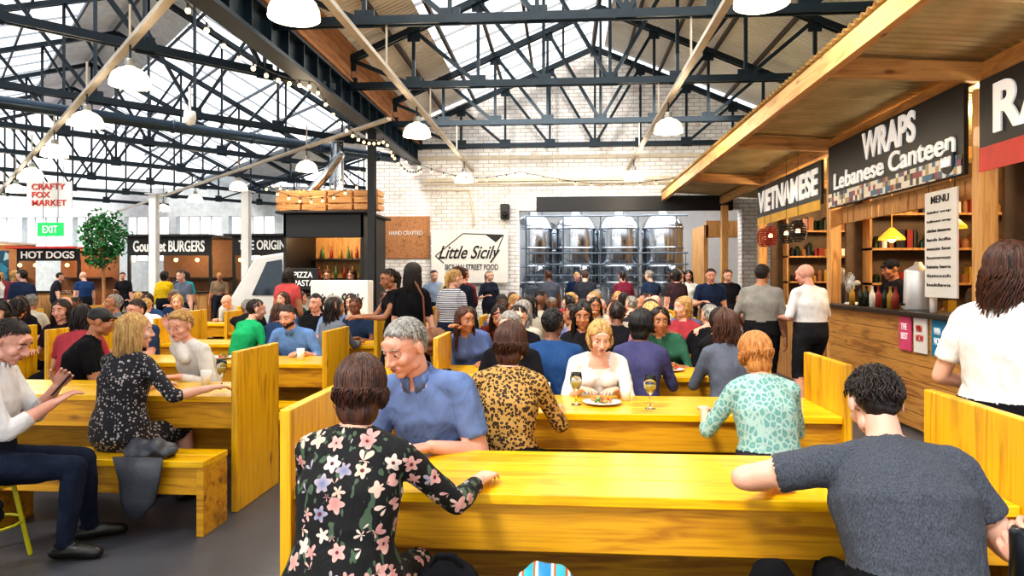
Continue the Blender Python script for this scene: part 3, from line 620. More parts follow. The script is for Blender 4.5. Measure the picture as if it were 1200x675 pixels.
TW=plain('sign_white','#f2f2ee',.5,var=.02,emis='#ffffff',es=.25); SB=plain('sign_black','#0e0e10',.5,var=.1); RED=plain('sign_red','#c8352a',.5); YEL=plain('sign_yellow','#e0b02a',.5)
RX90=(math.pi/2,0,0); RS90=(math.pi/2,0,-math.pi/2)
# ================= RIGHT STALLS
CX,WX=2.28,3.6
b=MB(); n=1500; ys=[1.5+i*(15.9-1.5)/n for i in range(n+1)]; vs=[];fs=[]
for i,y in enumerate(ys):
    dz=.02*math.sin(y*2*math.pi/.11); vs+=[(CX-.05,y,3.52+dz),(6.3,y,3.22+dz)]
    if i: fs.append((2*i-2,2*i,2*i+1,2*i-1))
b.add(vs,fs); t=NT('galvanised_sheet'); MT=t.set(t.ramp(t.noise(2.5),[(.3,'#b8a474'),(.7,'#dcc898')]),.35,.6); b.obj('canopy_roof_sheet',MT,smooth=True)  # tan base colour has the reflected yellow put into it
b=MB(); b.box(CX-.03,CX+.05,1.5,15.9,3.30,3.48); b.box(WX-.05,WX+.05,1.5,15.9,3.22,3.38); b.obj('canopy_edge_beam',PINE,bevel=.005)
b=MB()
for y in (2.85,6.13,9.4,12.68): b.beam((CX+.05,y,3.38),(6.2,y,3.13),.08,.16)
b.obj('canopy_rafters',PINEX,bevel=.005)
b=MB()
for y in (2.85,6.13,9.4,12.68,15.6): b.box(WX-.07,WX+.07,y-.07,y+.07,0,3.16)
b.obj('canopy_posts',PINEZ,bevel=.006)
MB().box(6.2,6.35,1.5,16,0,5.2).obj('wall_right',plain('stall_back_wall','#8a7a66',.7))
MB().box(4.95,5.05,1.5,16,3.5,5.15).obj('wall_right_upper',WHT)
PLY=wood('plywood','#c09058','#9c6e3a',2,.6,0,'#7a5028')
DKP=plain('dark_partition','#5a4632',.6,var=.3)
b=MB()
for y in (2.85,6.13,9.4,12.68): b.box(3.75,6.2,y-.02,y+.02,0,3.05)
b.obj('wall_stall_partitions',[DKP])
def sidesign(name,y0,y1,z0,z1): 
    e=empty(name,(WX-.09,(y0+y1)/2,(z0+z1)/2)); MB().box(-.02,.02,-(y1-y0)/2,(y1-y0)/2,-(z1-z0)/2,(z1-z0)/2).obj('board',SB,e,bevel=.004); return e
e=sidesign('wraps_stall_sign',6.24,9.3,2.45,3.26)
text('WRAPS',1.2,.32,TW,e,(-.03,-.12,.21),RS90,bold=.03); text('Lebanese Canteen',2.72,.21,TW,e,(-.03,-.05,-.08),RS90,bold=.014)
t=NT('mosaic_tile_print'); v=t.n('TexVoronoi',feature='F1'); v.inputs['Scale'].default_value=17; v.inputs['Randomness'].default_value=0; t.l(t.co(),v.inputs['Vector']); sp=t.n('SeparateColor'); t.l(v.outputs['Color'],sp.inputs[0])
r=t.ramp(sp.outputs[0],[(0,'#e8e2d4'),(.25,'#984a52'),(.42,'#3f6f8f'),(.6,'#e8e2d4'),(.75,'#b09a70'),(.88,'#3a3a42')],True); r=t.mix(t.math('LESS_THAN',v.outputs['Distance'],.25),r,'#f0f0ee'); MOS=t.set(r,.5)
MB().box(-.03,-.021,-1.5,1.5,-.395,-.22).obj('mosaic_strip',MOS,e)
b=MB(); b.tube([(-.03,-1.3,-.26),(-.04,-1.3,-.26)],.11,24,rnd=False); b.obj('round_logo',SB,e); text('MM',.14,.09,TW,e,(-.05,-1.3,-.26),RS90,bold=.02)
e=sidesign('vietnamese_stall_sign',9.55,12.6,2.55,3.15); text('VIETNAMESE',2.85,.38,TW,e,(-.03,0,.02),RS90,bold=.035); MB().box(-.03,-.021,-1.5,1.5,-.38,-.24).obj('yellow_strip',YEL,e)
e=sidesign('ramen_stall_sign',3.1,6.02,2.50,3.2); text('RAMEN',1.9,.40,TW,e,(-.03,.30,.07),RS90,bold=.035); MB().box(-.03,-.021,-1.45,1.45,-.42,-.22).obj('red_strip',RED,e)
e=empty('stall_counter'); b=MB()
for i in range(7): b.box(3.5,3.54,6.25,9.28,.04+i*.16,.04+i*.16+.155)
b.obj('front_boards',wood('counter_boards','#c8944e','#9e6a34',1,.5,.1,'#55320f'),e,bevel=.004)
b=MB(); b.box(3.42,3.85,6.22,9.3,1.16,1.21); b.obj('worktop',plain('dark_worktop','#2a241f',.35),e,bevel=.006); MB().box(3.55,3.8,9.2,9.24,0,1.16).obj('side_panel',BLK,e)
b=MB(); b.box(3.42,3.85,9.5,12.3,1.0,1.08,0); b.box(3.5,3.54,9.5,12.3,0,1.0,1); b.obj('stall_counter',[WHT,PLY])
b=MB(); b.box(3.42,3.85,3.2,5.8,1.0,1.08,0); b.box(3.5,3.54,3.2,5.8,0,1.0,1); b.obj('stall_counter',[WHT,PLY])
PINK=plain('poster_pink','#d8507c',.5); CY=plain('poster_blue','#1f7fa8',.5); PPR=plain('paper','#e4e1db',.6,var=.03)
for i,(y,mm) in enumerate(((7.25,PINK),(6.95,PPR),(6.62,CY))):
    e=empty('counter_poster',(3.48,y,.98)); MB().box(-.004,.01,-.12,.12,-.17,.17).obj('sheet',mm,e); text('WIN\nNOW' if i else 'THE\nBEST',.14,.16,TW if mm!=PPR else RED,e,(-.008,0,.02),RS90,.002)
e=empty('hanging_menu_board',(3.5,6.62,1.86)); MB().box(-.01,.01,-.27,.27,-.5,.5).obj('board',PPR,e,bevel=.003)
text('MENU',.3,.07,SB,e,(-.015,0,.42),RS90,.002,.01)
for i in range(9): text(['falafel wrap','halloumi wrap','chicken shawarma','lamb kofta','mezze box','hummus','batata harra','fattoush','baklava'][i],.4,.03,SB,e,(-.015,.02,.3-i*.085),RS90,.002)
b=MB()
for y in(-.22,.22): b.beam((0,y,.5),(0,y,.62),.006,.006)
b.obj('strings',BLK,e)
e=empty('hot_water_urn',(3.66,7.35,1.21)); b=MB(); b.lathe([(0,0),(.13,0),(.14,.02),(.13,.4),(.12,.42),(.05,.46),(.03,.5),(0,.5)]); b.obj('body',plain('brushed_metal','#d9dde0',.35,.5),e,True); b=MB(); b.tube([(-.13,0,.06),(-.18,0,.06),(-.19,0,.03)],.012,8); b.tube([(0,-.13,.3),(0,-.17,.3),(0,-.17,.2),(0,-.13,.2)],.01,6); b.obj('tap_and_handle',BLK,e,True)
def bottle(x,y,z,mat,h=.24,r=.032):
    e=MB(); e.lathe([(0,0),(r,0),(r,h*.6),(r*.4,h*.78),(r*.36,h*.97),(r*.45,h*.98),(r*.45,h),(0,h)],n=16); return e.obj('sauce_bottle',mat,loc=(x,y,z),smooth=True)
GD=plain('glass_dark','#1c2a1c',.12); R2_=plain('sauce_red','#8a2c20',.4); Y2_=plain('sauce_mustard','#a8842c',.5)
for i,(y,cm) in enumerate(((7.6,R2_),(7.72,Y2_),(7.84,GD),(8.45,GD),(8.0,R2_),(8.7,Y2_),(6.85,PPR),(8.15,PPR),(8.3,GD))): bottle(3.55,y,1.21,cm)
e=empty('desk_fan',(3.68,9.0,1.21)); b=MB(); b.lathe([(0,0),(.10,0),(.09,.02),(.012,.03),(.012,.16),(0,.16)],n=18)
for k in range(4): b.tube([(-.04,(.04+.03*k)*math.cos(a*math.pi/10),.27+(.04+.03*k)*math.sin(a*math.pi/10)) for a in range(21)],.003,4,rnd=False)
for k in range(12): a=k*math.pi/6; b.tube([(-.04,.03*math.cos(a),.27+.03*math.sin(a)),(-.02,.135*math.cos(a),.27+.135*math.sin(a))],.003,4)
b.tube([(-.03,0,.27),(.06,0,.27)],.035,12); b.obj('cage_and_base',WHT,e); b=MB()
for k in range(3): a=k*2.094; b.ell((0,0,0),(.006,.04,.05),T=Matrix.Translation((-.015,.06*math.cos(a),.27+.06*math.sin(a)))@Matrix.Rotation(.4,4,'Z'))
b.obj('blades',plain('fan_blade','#9fb0bd',.4),e,True)
SH=plain('shelf_goods','#8a5a34',.6)
def shelves(x0,x1,y):
    b=MB()
    for z in (1.0,1.45,1.9,2.35): b.box(x0,x1,y,y+.22,z,z+.03)
    for x in (x0,x1-.03): b.box(x,x+.03,y,y+.22,.0,2.6)
    r4=random.Random(int(y*10)); 
    for z in (1.03,1.48,1.93,2.38):
        x=x0+.12
        while x<x1-.08: 
            h=r4.uniform(.1,.24); rr_=r4.uniform(.025,.05); mi=r4.randrange(1,7)
            if r4.random()<.35: b.box(x-rr_,x+rr_*1.2,y+.04,y+.16,z,z+h,mi)
            else: b.lathe([(0,0),(rr_,0),(rr_,h*.75),(rr_*.5,h),(0,h)],(x,y+.1,z),12,mi)
            x+=rr_*2+.02
    b.obj('goods_shelf',[PLY,SH,R2_,PPR,Y2_,BLK,GD])
shelves(3.95,6.1,9.14); shelves(3.95,6.1,12.42); shelves(3.95,6.1,5.88)
b=MB(); b.box(5.7,6.15,6.3,9.0,1.0,1.04); b.box(5.8,6.15,6.3,9.0,1.6,1.63); b.box(5.8,6.15,6.3,9.0,2.1,2.13)
for k in range(24):
    z=(1.04,1.63,2.13)[k%3]; y=6.45+.1*k; b.lathe([(0,0),(.045,0),(.045,.16),(.03,.2),(0,.2)],(5.98,y,z),12,1+k%3)
b.obj('goods_shelf',[PLY,SH,R2_,PPR])
b=MB()
for i in range(18): b.box(3.62,3.66,6.3+i*.17,6.3+i*.17+.14,2.25,2.42)
b.box(3.62,3.7,6.25,9.3,2.42,2.45); b.obj('slatted_pelmet',PLY)
for yy,zz in ((8.55,2.0),(7.3,2.05)):
    e=empty('stall_pendant_lamp',(3.95,yy,zz)); MB().lathe([(.15,0),(.14,.03),(.05,.12),(.02,.15),(0,.15)],n=20).tube([(0,0,.15),(0,0,.9)],.005,5).obj('shade',plain('brass_shade','#e0b040',.35,.2,emis='#ffb030',es=.7),e,True); MB().ell((0,0,.02),.05).obj('bulb',plain('stall_bulb','#ffe0a0',.3,emis='#ffc860',es=14),e,True)
for x,y in ((3.3,9.9),(3.3,10.4),(3.25,11.0),(3.3,11.5)):
    e=empty('cage_lantern',(x,y,2.2)); b=MB()
    for k in range(9):
        z=-.14+.035*k; r=.12*math.sqrt(max(.15,1-(z/.17)**2)); b.tube([(r*math.cos(a*math.pi/8),r*math.sin(a*math.pi/8),z) for a in range(17)],.007,4,rnd=False)
    for k in range(8): a=k*math.pi/4; b.tube([(.12*math.sqrt(max(.15,1-(z/.17)**2))*math.cos(a),.12*math.sqrt(max(.15,1-(z/.17)**2))*math.sin(a),z) for z in (-.14,-.07,0,.07,.14)],.007,4)
    b.tube([(0,0,.14),(0,0,1.15)],.004,4); b.obj('cage',BLK if y<11 else R2_,e); MB().ell((0,0,0),.035).obj('bulb',plain('bulb_warm','#ffe0b0',.3,emis='#ffd9a0',es=4),e,True)
# ================= LAMPS
LG=plain('enamel_white','#f2ecdf',.3,var=.02,emis='#ffe2b4',es=1.3); BU=plain('lamp_lens','#fff0cc',.3,emis='#ffdf9c',es=12)
lampm=MB().lathe([(.20,0),(.2,.01),(.195,.06),(.17,.12),(.12,.165),(.06,.19),(.05,.2)],n=28,mi=0)
lampm.lathe([(.05,.2),(.05,.27),(.045,.28),(0,.285)],n=20,mi=3)
lampm.ell((0,0,.03),(.16,.16,.035),1); lampm.tube([(0,0,.28),(0,0,.42)],.012,6,2)
lm=lampm.mesh('dome_pendant_lamp',True)
for m_ in (LG,BU,STEEL,plain('lamp_cap_gray','#9a9890',.4,.5)): lm.materials.append(m_)
def lamp(x,y,z,e=55):
    o=bpy.data.objects.new('dome_pendant_lamp',lm); S.collection.objects.link(o); o.location=(x,y,z)
    L=bpy.data.lights.new('bulb','POINT'); L.energy=e; L.color=(1,.84,.62); L.shadow_soft_size=.15; lo=bpy.data.objects.new('bulb',L); S.collection.objects.link(lo); lo.parent=o; lo.location=(0,0,-.1)
TRG=plain('track_grey','#b5aa98',.4,.4)
for x in (-2.1,1.47):
    for y in (5.2,9.7,14.4): lamp(x,y,3.58)
    b=MB(); b.box(x-.04,x+.04,3,15.8,4.0,4.05)
    for y in (5.3,8,10.7,13.4): b.beam((x,y,4.05),(x,y,4.6),.02,.02)
    b.obj('lighting_track',TRG)
for p,qs in ((-6.16,(-4.4,-1.9,1.1,4.2,7.4,10.6)),(-2.34,(-.37,3.3,6.6,9.8)),(-10.2,(1,5,9))):
    for q in qs: c=LP(p,q,3.55); lamp(c.x,c.y,c.z,30)
    b=MB(); b.beam(LP(p,qs[0]-3,4.0),LP(p,16,4.0),.08,.05)
    for q in qs: b.beam(LP(p,q,4.0),LP(p,q,4.4),.02,.02)
    b.obj('lighting_track',TRG)
b=MB(); b2=MB()
for (a,c,nb) in (((-3.3,5,4.15),(-3.25,8.7,4.1),12),((-3.25,8.7,4.1),(-3.25,12.3,4.1),12),((-3.25,12.3,4.1),(-3.3,15.8,4.1),12),((-3.25,12.3,3.9),(-1.0,15.8,4.0),12),((-3.65,12.3,3.6),(-6.6,15,3.7),12),((-3.65,12.2,3.3),(-5.6,12.3,3.3),9),((-1.0,15.8,4.0),(3.4,15.8,4.0),12)):
    a=Vector(a);c=Vector(c); pts=[a.lerp(c,i/(nb*2))-Vector((0,0,.3*math.sin(math.pi*i/(nb*2)))) for i in range(nb*2+1)]; b.tube(pts,.006,4)
    for p in pts[1::2]: b2.ell(p-Vector((0,0,.065)),.026,nu=8,nv=6); b.tube([p,p-Vector((0,0,.04))],.012,6)
e=empty('string_lights'); b.obj('cable',BLK,e); b2.obj('bulbs',plain('festoon_bulb','#ffd890',.3,emis='#ffd08a',es=4),e,True)
# ================= BACK OF HALL
def banner(name,x0,x1,y,z0,z1,mat): 
    e=empty(name,((x0+x1)/2,y,(z0+z1)/2)); MB().box(-(x1-x0)/2,(x1-x0)/2,-.015,.015,-(z1-z0)/2,(z1-z0)/2).obj('board',mat,e,bevel=.004); return e
e=banner('pizza_stall_banner',-3.08,-1.28,15.8,1.42,2.64,PPR); text('Little Sicily',1.45,.40,SB,e,(0,-.02,.06),RX90,shear=.45,bold=.014); text('SICILIAN STREET FOOD',1.25,.13,SB,e,(.05,-.02,-.24),RX90,bold=.012)
b=MB()
for a,c in (((-.8,.02),(-.15,.54)),((-.15,.54),(.8,.50)),((.8,.50),(.62,.05)),((-.8,.02),(-.6,-.15))): b.beam((a[0],-.02,a[1]),(c[0],-.02,c[1]),.01,.022)
b.add([(.35,-.02,.53),(.8,-.02,.5),(.62,-.02,.33)],[(0,2,1)]); b.obj('ribbon_drawing',SB,e)
e=banner('brown_menu_board',-4.3,-3.15,15.975,2.0,3.0,BRN); text('HAND CRAFTED',.8,.1,PPR,e,(0,-.02,.1),RX90)
MB().box(-3.2,6.3,23.5,23.7,0,4.4).obj('wall_brewery',WHT); MB().box(-3.2,-3.0,16.35,23.5,0,4.4).obj('wall_brewery_left',WHT); MB().box(6.2,6.35,16.35,23.5,0,4.4).obj('wall_brewery_right',PLY); MB().box(-3.2,6.3,16.35,23.6,4.4,4.5).obj('ceiling_brewery',WHT)
SS=plain('stainless_steel','#b8bec4',.2,1.0,.06)
tank=MB(); tank.lathe([(0,.55),(.1,.56),(.5,.85),(.55,.9),(.55,2.5),(.53,2.58),(.4,2.75),(.2,2.83),(.12,2.84),(.12,2.92),(0,2.93)],n=32)
for z in (.95,1.4,1.9,2.45): tank.lathe([(.55,z-.03),(.57,z-.03),(.57,z+.03),(.55,z+.03)],n=32)
for k in range(4): a=k*math.pi/2+.78; tank.tube([(.42*math.cos(a),.42*math.sin(a),1.0),(.46*math.cos(a),.46*math.sin(a),0.01)],.035,8)
tank.tube([(.2,-.57,1.3),(.2,-.62,1.3)],.14,16); tank.tube([(0,0,2.9),(0,0,3.3),(.6,0,3.5)],.035,8)
tm=tank.mesh('brewery_tank',True); tm.materials.append(SS)
for x in (-.85,.35,1.55,2.75):
    for y in (19.2,21.2): o=bpy.data.objects.new('brewery_tank',tm); S.collection.objects.link(o); o.location=(x+.2*(y>20),y,0.45)
MB().box(-1.6,3.6,18.4,22.2,0,.45).obj('tank_plinth',plain('grey_plinth','#8b8d90',.6))
b=MB()
for z in (3.2,2.2,1.9,1.6): b.tube([(-1,18.45,z),(3.3,18.45,z)],.022,8)
for x in range(-1,4): b.tube([(x,18.45,.46),(x,18.45,3.2)],.022,8)
for k in range(18): b.tube([(-1+k*.25,18.45,1.3),(-1+k*.25,18.45,2.2)],.01,6)
b.box(-1,3.3,18.42,18.5,1.25,1.3); b.obj('platform_railing',plain('railing_gray','#5c646c',.4,.6))
b=MB()
for y in (17.5,20.5): b.box(-2,5.5,y,y+.15,4.33,4.38)
b.obj('ceiling_strip_lights',plain('tube_light','#ffffff',.3,emis='#f4f8ff',es=14))
e=empty('wooden_kiosk'); b=MB(); b.box(3.35,3.45,16.6,18.1,0,2.8,0); b.box(3.4,5.8,16.6,16.7,2.5,2.9,0); b.box(3.4,5.8,16.6,16.7,0,1.05,0); b.box(3.3,5.9,16.5,16.75,1.05,1.1,1); b.obj('panels',[PLY,BLK],e)
def light(name,typ,loc,e,col=(1,1,1),size=1,sy=None,rot=(0,0,0)):
    L=bpy.data.lights.new(name,typ); L.energy=e; L.color=col
    if typ=='AREA': L.size=size; L.shape='RECTANGLE'; L.size_y=sy or size
    else: L.shadow_soft_size=size
    o=bpy.data.objects.new(name,L); S.collection.objects.link(o); o.location=loc; o.rotation_euler=rot; return o
light('brewery_ceiling_light','AREA',(1.5,18.2,4.3),300,(.95,.98,1),6,3)
# ================= KIOSK LEFT
e=empty('pizza_kiosk'); b=MB(); x0,x1=-5.3,-3.75
b.box(x0,x1,12.6,12.65,0,1.2,0); b.box(x0,x1,12.6,12.65,2.3,2.75,1); b.box(x0,x0+.06,12.6,14.2,0,2.75,1); b.box(x1-.06,x1,12.6,14.2,0,2.75,1); b.box(x0,x1,14.15,14.2,0,2.75,2); b.box(x0-.1,x1+.1,12.45,14.3,2.75,2.8,1); b.box(x0-.05,x1+.05,12.4,12.8,1.2,1.25,1); b.box(x0+.1,x1-.1,13.8,14.1,1.5,1.54,1); b.box(x0+.1,x1-.1,13.8,14.1,1.9,1.94,1)
b.obj('body',[WHT,BLK,PLY],e,bevel=.01)
b=MB()
for k in range(14): b.lathe([(0,0),(.035,0),(.035,.13),(.012,.2),(.012,.26),(0,.26)],(x0+.2+.09*k,13.95,1.54+(k%2)*.4),10,k%3)
b.obj('bottles',[R2_,plain('green_glass','#3d6a3a',.2),Y2_],e,True)
crowd(-4.7,13.35,180,False,False,top='#1c1c20'); crowd(-4.15,13.3,160,True,False,top='#c8c0b0')
b=MB()
for i in range(4):
    cx=-5.4+i*.5
    for k in range(3): b.box(cx,cx+.46,12.5,12.52,2.82+k*.13,2.82+k*.13+.1); b.box(cx,cx+.46,12.9,12.92,2.82+k*.13,2.82+k*.13+.1); b.box(cx,cx+.015,12.52,12.9,2.82+k*.13,2.92+k*.13); b.box(cx+.445,cx+.46,12.52,12.9,2.82+k*.13,2.92+k*.13)
    for xx in (cx+.01,cx+.42): b.box(xx,xx+.03,12.52,12.55,2.81,3.2)
b.obj('wooden_crates',wood('crate_wood','#d09a60','#a87240',0,.6,0,'#6a4020'),bevel=.003)
b=MB(); b.tube([(-4.6,13.6,2.8),(-4.6,13.6,4.3)],.14,20,rnd=False); b.tube([(-4.6,13.6,3.3),(-5.4,14.6,2.9)],.1,16); b.tube([(-5.2,12.9,2.9),(-4.6,12.9,3.5),(-4.3,12.9,3.9)],.09,14)
for z in (3.1,3.6,4.1): b.tube([(-4.6,13.6,z-.02),(-4.6,13.6,z+.02)],.15,20,rnd=False)
b.obj('flue_duct',SS,smooth=False)
e=empty('market_van'); b=MB()
pf=[(0,.35),(0,.95),(.25,1.15),(.75,1.95),(1.4,2.05),(1.4,.35)]; vs=[(-6.75+x,12.9,z) for x,z in pf]+[(-6.75+x,14.6,z) for x,z in pf]; n=len(pf)
b.add(vs,[tuple(range(n)),tuple(range(n,2*n))[::-1]]+[(i,(i+1)%n,(i+1)%n+n,i+n)[::-1] for i in range(n)]); b.obj('body',WHT,e,bevel=.05)
b=MB(); b.add([(-6.05,12.88,1.2),(-5.75,12.88,1.85),(-5.45,12.88,1.9),(-5.45,12.88,1.2)],[(0,3,2,1)]); b.add([(-6.5,13.0,1.2),(-6.06,13.0,1.9),(-6.06,14.5,1.9),(-6.5,14.5,1.2)],[(0,1,2,3)]); b.obj('windows',plain('van_glass','#2c3a46',.08),e)
b=MB()
for y in (12.88,14.5): b.tube([(-6.2,y,.34),(-6.2,y+.12,.34)],.33,24,rnd=False)
b.obj('wheels',BLK,e)
e=empty('white_serving_counter'); MB().box(-4.3,-3.3,11.35,11.7,0,1.5).obj('front',WHT,e,bevel=.02); text('Little Sicily',.85,.26,SB,e,(-3.8,11.34,1.15),RX90,shear=.35); text('SICILIAN STREET FOOD',.7,.07,SB,e,(-3.8,11.34,.93),RX90)
e=banner('chalkboard_sign',-5.05,-4.5,12.3,1.32,1.72,SB); text('PIZZA\nPASTA',.38,.26,TW,e,(0,-.02,0),RX90); MB().box(-.26,-.23,0,.03,-1.52,-.2).box(.23,.26,0,.03,-1.52,-.2).obj('posts',BLK,e)
SBU=plain('stall_bulbs','#ffd890',.3,emis='#ffc060',es=8)
def stall(name,x0,x1,y,z0,z1,txt,awn):
    e=empty(name); b=MB(); b.box(x0,x1,y,y+.05,z0,z1,0); b.box(x0,x1,y-.3,y+.1,0,1.05,1); b.box(x0-.03,x1+.03,y-.36,y+.1,1.05,1.1,0); b.box(x0,x0+.08,y,y+.08,0,z0,0); b.box(x1-.08,x1,y,y+.08,0,z0,0); b.box(x0,x1,y+2,y+2.05,0,z1,2); b.box(x0-.1,x1+.1,y-.4,y+2,z1,z1+.06,3); b.box(x0+.2,x1-.2,y+1.6,y+1.95,1.5,1.55,0)
    b.obj('structure',[SB,PLY,plain('stall_inner','#6b4a30',.7),awn],e)
    if txt: text(txt,(x1-x0)*.85,(z1-z0)*.6,TW,e,((x0+x1)/2,y-.02,(z0+z1)/2),RX90,bold=.02)
    b=MB()
    for k in range(4): xx=x0+(x1-x0)*(k+.5)/4; b.ell((xx,y-.2,z0-.15),.06,nu=10,nv=7)
    b.obj('hanging_bulbs',SBU,e,True)
    light('lamp','POINT',((x0+x1)/2,y+.9,z0+.1),110,(1,.7,.4),.15).parent=e
stall('burger_stall',-14.0,-11.2,21,2.25,2.85,'Gourmet BURGERS',BLK); stall('barbecue_stall',-10.5,-7.6,21,2.25,2.85,'THE ORIGINAL BBQ',BLK); stall('hot_dog_stall',-18.2,-16.0,21.5,2.1,2.5,'HOT DOGS',RED)
stall('drinks_stall',-21.5,-18.8,21,2.2,2.7,'COFFEE',WHT); stall('curry_stall',-7.3,-5.0,21,2.3,2.8,'CURRY',YEL)
t=NT('mural_print'); v=t.n('TexVoronoi'); v.inputs['Scale'].default_value=5; t.l(t.co(),v.inputs['Vector']); sp=t.n('SeparateColor'); t.l(v.outputs['Color'],sp.inputs[0]); MUR=t.set(t.ramp(sp.outputs[0],[(0,'#184a60'),(.35,'#2f7a90'),(.65,'#a8bcc0'),(.8,'#18242c')],True),.6)
e=banner('blue_mural_screen',-18.2,-16.6,19.3,.2,2.35,MUR)
e=banner('crafty_market_banner',-14.6,-13.3,17.6,3.45,4.15,PPR); text('CRAFTY\nFOX\nMARKET',1.0,.6,RED,e,(0,-.02,0),RX90,bold=.02)
b=MB(); b.beam((-.4,0,.35),(-.4,0,.8),.01,.01); b.beam((.4,0,.35),(.4,0,.8),.01,.01); b.obj('hangers',BLK,e)
e=banner('exit_sign',-13.4,-12.7,16.5,2.6,2.95,plain('exit_green','#12a050',.5,emis='#18c060',es=.6)); text('EXIT',.4,.18,TW,e,(0,-.02,0),RX90); b=MB(); b.beam((-.2,0,.17),(-.2,0,1.5),.01,.01); b.beam((.2,0,.17),(.2,0,1.5),.01,.01); b.obj('hangers',BLK,e)
for x,y in ((-11.6,18.6),(-8.7,18.2)): column(x,y,3.9,.2,WHT,'white_column')
e=empty('potted_tree',(-10.1,14.3,0)); b=MB(); b.lathe([(0,0),(.2,0),(.26,.45),(.24,.46),(.22,.4),(0,.4)],n=20); b.obj('pot',plain('pot_clay','#5a4638',.7),e,True); b=MB(); b.tube([(0,0,.3),(.03,0,1.2),(-.02,.02,2.0),(.02,0,2.6)],[.04,.035,.03,.015],8)
for k in range(10): a=k*.63*3; b.tube([(0,0,1.7+k*.08),(.35*math.cos(a),.35*math.sin(a),2.1+k*.08)],[.012,.005],5)
b.obj('trunk',BRN,e,True); b=MB(); r2=random.Random(3)
for k in range(1500):
    d=Vector([r2.gauss(0,1) for _ in range(3)]).normalized()*r2.uniform(.5,1); nz=.75+.35*noise.noise(d*2.5); p=Vector((d.x*.66*nz,d.y*.62*nz,2.38+d.z*.85*nz)); a=Vector([r2.uniform(-1,1) for _ in range(3)]).normalized()*.055; c_=a.orthogonal().normalized()*.025
    b.add([p-a,p+c_,p+a,p-c_],[(0,1,2,3)],k%2)
b.obj('leaves',[plain('leaf_a','#2f7a3a',.5),plain('leaf_b','#1d5528',.5)],e)
# ================= SMALL ITEMS
gm=NT('clear_glass').set('#f4f8fa',.03,trans=1.0); WINE=plain('white_wine','#d9c46a',.1)
def wineglass(x,y,fill=True):
    e=empty('wine_glass',(x,y,.76)); MB().lathe([(0,.001),(.034,.002),(.034,.004),(.006,.008),(.004,.08),(.02,.1),(.036,.13),(.038,.16),(.033,.2),(.031,.2),(.035,.16),(.033,.13),(.018,.103),(0,.098)],n=24).obj('glass',gm,e,True)
    if fill: MB().lathe([(0,.1),(.018,.104),(.032,.128),(.034,.145),(0,.145)],n=24).obj('wine',WINE,e,True)
wineglass(-2.44,4.72); wineglass(-2.30,4.88) ; wineglass(.08,4.25); wineglass(.52,4.15); wineglass(.8,5.72); wineglass(-.75,4.35)
FT,FG=plain('food_tan','#c08a4a',.6),plain('food_green','#4a7a2a',.6)
def plate(x,y):
    e=empty('plate_of_food',(x,y,.76)); MB().lathe([(0,.004),(.07,.004),(.12,.018),(.122,.021),(.07,.01),(0,.01)],n=32).obj('plate',WHT,e,True)
    b=MB(); r3=random.Random(int(x*99))
    for k in range(24): a=r3.uniform(0,6.3); q=r3.uniform(0,.06); b.ell((q*math.cos(a),q*math.sin(a),.018+r3.uniform(0,.02)),(r3.uniform(.008,.02),.012,.01),k%3,nu=8,nv=5)
    b.obj('food',[FT,FG,RED],e,True)
plate(.24,4.28); plate(-3.0,4.72); plate(-.5,5.78); plate(.9,5.85); plate(-3.3,6.4)
def tumbler(x,y,c): 
    b=MB(); b.lathe([(0,0),(.03,0),(.038,.11),(.036,.11),(.028,.006),(0,.006)],n=20); b.obj('drinking_cup',c,loc=(x,y,.761),smooth=True)
tumbler(.40,4.42,PPR); tumbler(-.12,4.4,PPR); tumbler(-2.6,4.8,PPR); tumbler(.7,5.9,PPR); tumbler(-2.9,6.3,YEL); tumbler(1.35,4.3,PPR); tumbler(-2.5,6.35,PPR)
MB().box(-.05,.05,-.07,.07,0,.003).obj('paper_napkin',PPR,loc=(.84,2.86,.761),rot=(0,0,.3))
e=empty('smartphone',(-2.78,3.60,.95),(.9,.0,-1.1)); MB().box(-.034,.034,-.07,.07,0,.008).obj('case',BLK,e,bevel=.003)
def blob(name,loc,r,mat,extra=None,sd=1,amp=.03):
    b=MB(); b.ell((0,0,r[2]),r,nu=20,nv=14); co,no,fs=remesh(b,.014,2); co=co+no*np.array([[amp*(noise.noise(Vector(v)*7+Vector((sd,0,0)))+.5*noise.noise(Vector(v)*19+Vector((sd,0,0))))] for v in co])
    co[:,2]=np.maximum(co[:,2],.0); m=MB().add(co,fs)
    if extra: extra(m)
    return m.obj(name,mat,smooth=True,loc=loc)
def straps(m): m.tube([(-.05,-.02,.16),(-.03,-.03,.20),(.03,-.03,.20),(.05,-.02,.16)],.008,8)
blob('black_backpack',(-.38,2.22,.45),(.11,.08,.09),cloth('#141418'),straps)
GLE=plain('grey_leather','#3a3d44',.45,bump=.3)
blob('dark_jacket_on_bench',(-2.52,3.99,.42),(.16,.09,.07),GLE,lambda m:m.loft([(Vector((x,-.115,z)),Vector((1,0,0)),Vector((0,1,0)),w_,.02) for x,z,w_ in ((0,.06,.16),(.01,-.08,.13),(0,-.2,.11),(-.02,-.3,.05))],16),4,.05)
blob('dark_coat',(-2.95,3.2,.0),(.14,.12,.28),cloth('#12131a'),None,9,.06)
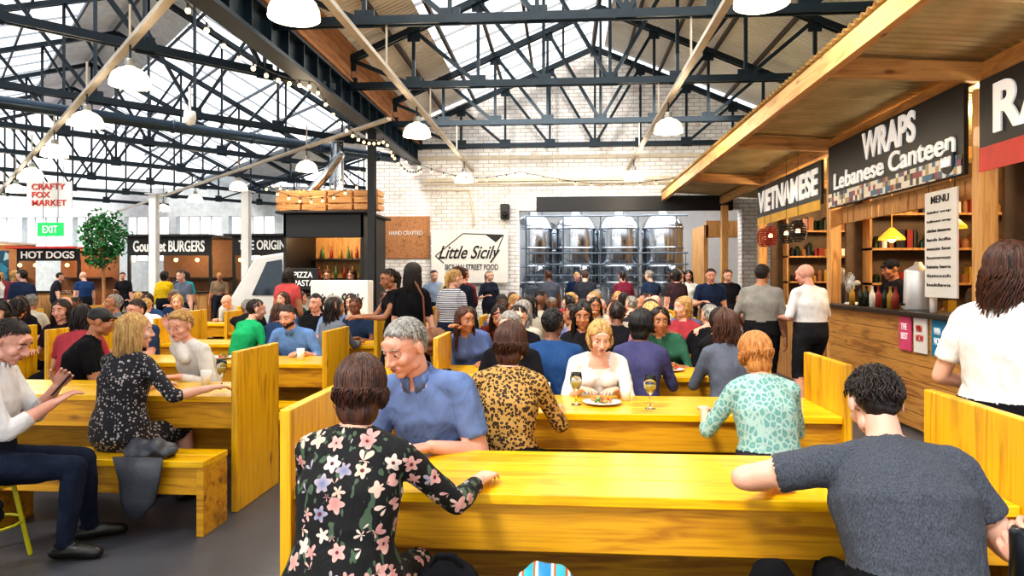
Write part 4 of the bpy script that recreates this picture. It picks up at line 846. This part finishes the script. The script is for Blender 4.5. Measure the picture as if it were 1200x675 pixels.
t=NT('beach_bag_print'); w=t.n('TexWave',bands_direction='X'); w.inputs['Scale'].default_value=3; t.l(t.co(),w.inputs['Vector']); BP=t.set(t.ramp(w.outputs['Fac'],[(0,'#1c78a8'),(.35,'#d8d4ca'),(.6,'#a85a2a'),(.8,'#2fa0b0')],True),.5)
blob('patterned_bag',(-.06,2.24,.45),(.11,.08,.08),BP)
blob('brown_leather_handbag',(-1.30,6.85,.75),(.15,.07,.15),plain('tan_leather','#7a4a2a',.5),lambda m:m.tube([(-.1,0,.28),(-.12,.0,.6),(-.2,0,.75)],.01,6))
blob('patterned_tote_bag',(-1.12,8.0,.7),(.17,.08,.18),PAT['stripe'],lambda m:m.tube([(-.1,0,.34),(-.13,.0,.6),(-.1,0,.7)],.012,6))
blob('black_shoulder_bag',(.66,2.2,.45),(.10,.08,.10),cloth('#0e0e12'))
# ================= LIGHT / WORLD / CAMERA
w=bpy.data.worlds.new('sky'); S.world=w; w.use_nodes=True; bg=w.node_tree.nodes['Background']; bg.inputs[0].default_value=(.95,.97,1,1); bg.inputs[1].default_value=1.65
sun=light('sun','SUN',(0,0,20),3.2,(1,.95,.86),.1,rot=(math.radians(32),math.radians(-24),0)); sun.data.angle=.2
for y in (7.6,10.8): 
    light('stall_ceiling_light','POINT',(4.6,y,2.8),150,(1,.76,.46),.2)
light('stall_ceiling_light','POINT',(4.8,4.5,2.7),60,(1,.78,.5),.2)
light('kiosk_light','POINT',(-4.5,13.1,2.5),80,(1,.72,.42),.1)
light('added_fill_light','AREA',(-.3,8.5,5.0),190,(1,.96,.88),5,8)  # unseen area lamp added below the ridge to boost the daylight
light('added_fill_light','AREA',(.2,12.6,4.5),110,(1,.98,.95),6,1.5,rot=(math.radians(50),0,0))  # unseen area lamp added and tilted to brighten the back wall
cam=bpy.data.cameras.new('camera'); cam.lens=24; cam.sensor_width=36; cam.shift_y=-12.5/1200; cam.clip_end=200
co_=bpy.data.objects.new('camera',cam); S.collection.objects.link(co_); co_.location=(0,0,1.55); co_.rotation_euler=(math.pi/2,0,math.radians(4.29)); S.camera=co_
S.view_settings.view_transform='Standard'
try: S.view_settings.look='Medium High Contrast'
except Exception as ex: print(ex)
print('OBJS',len(bpy.data.objects),S.view_settings.look)
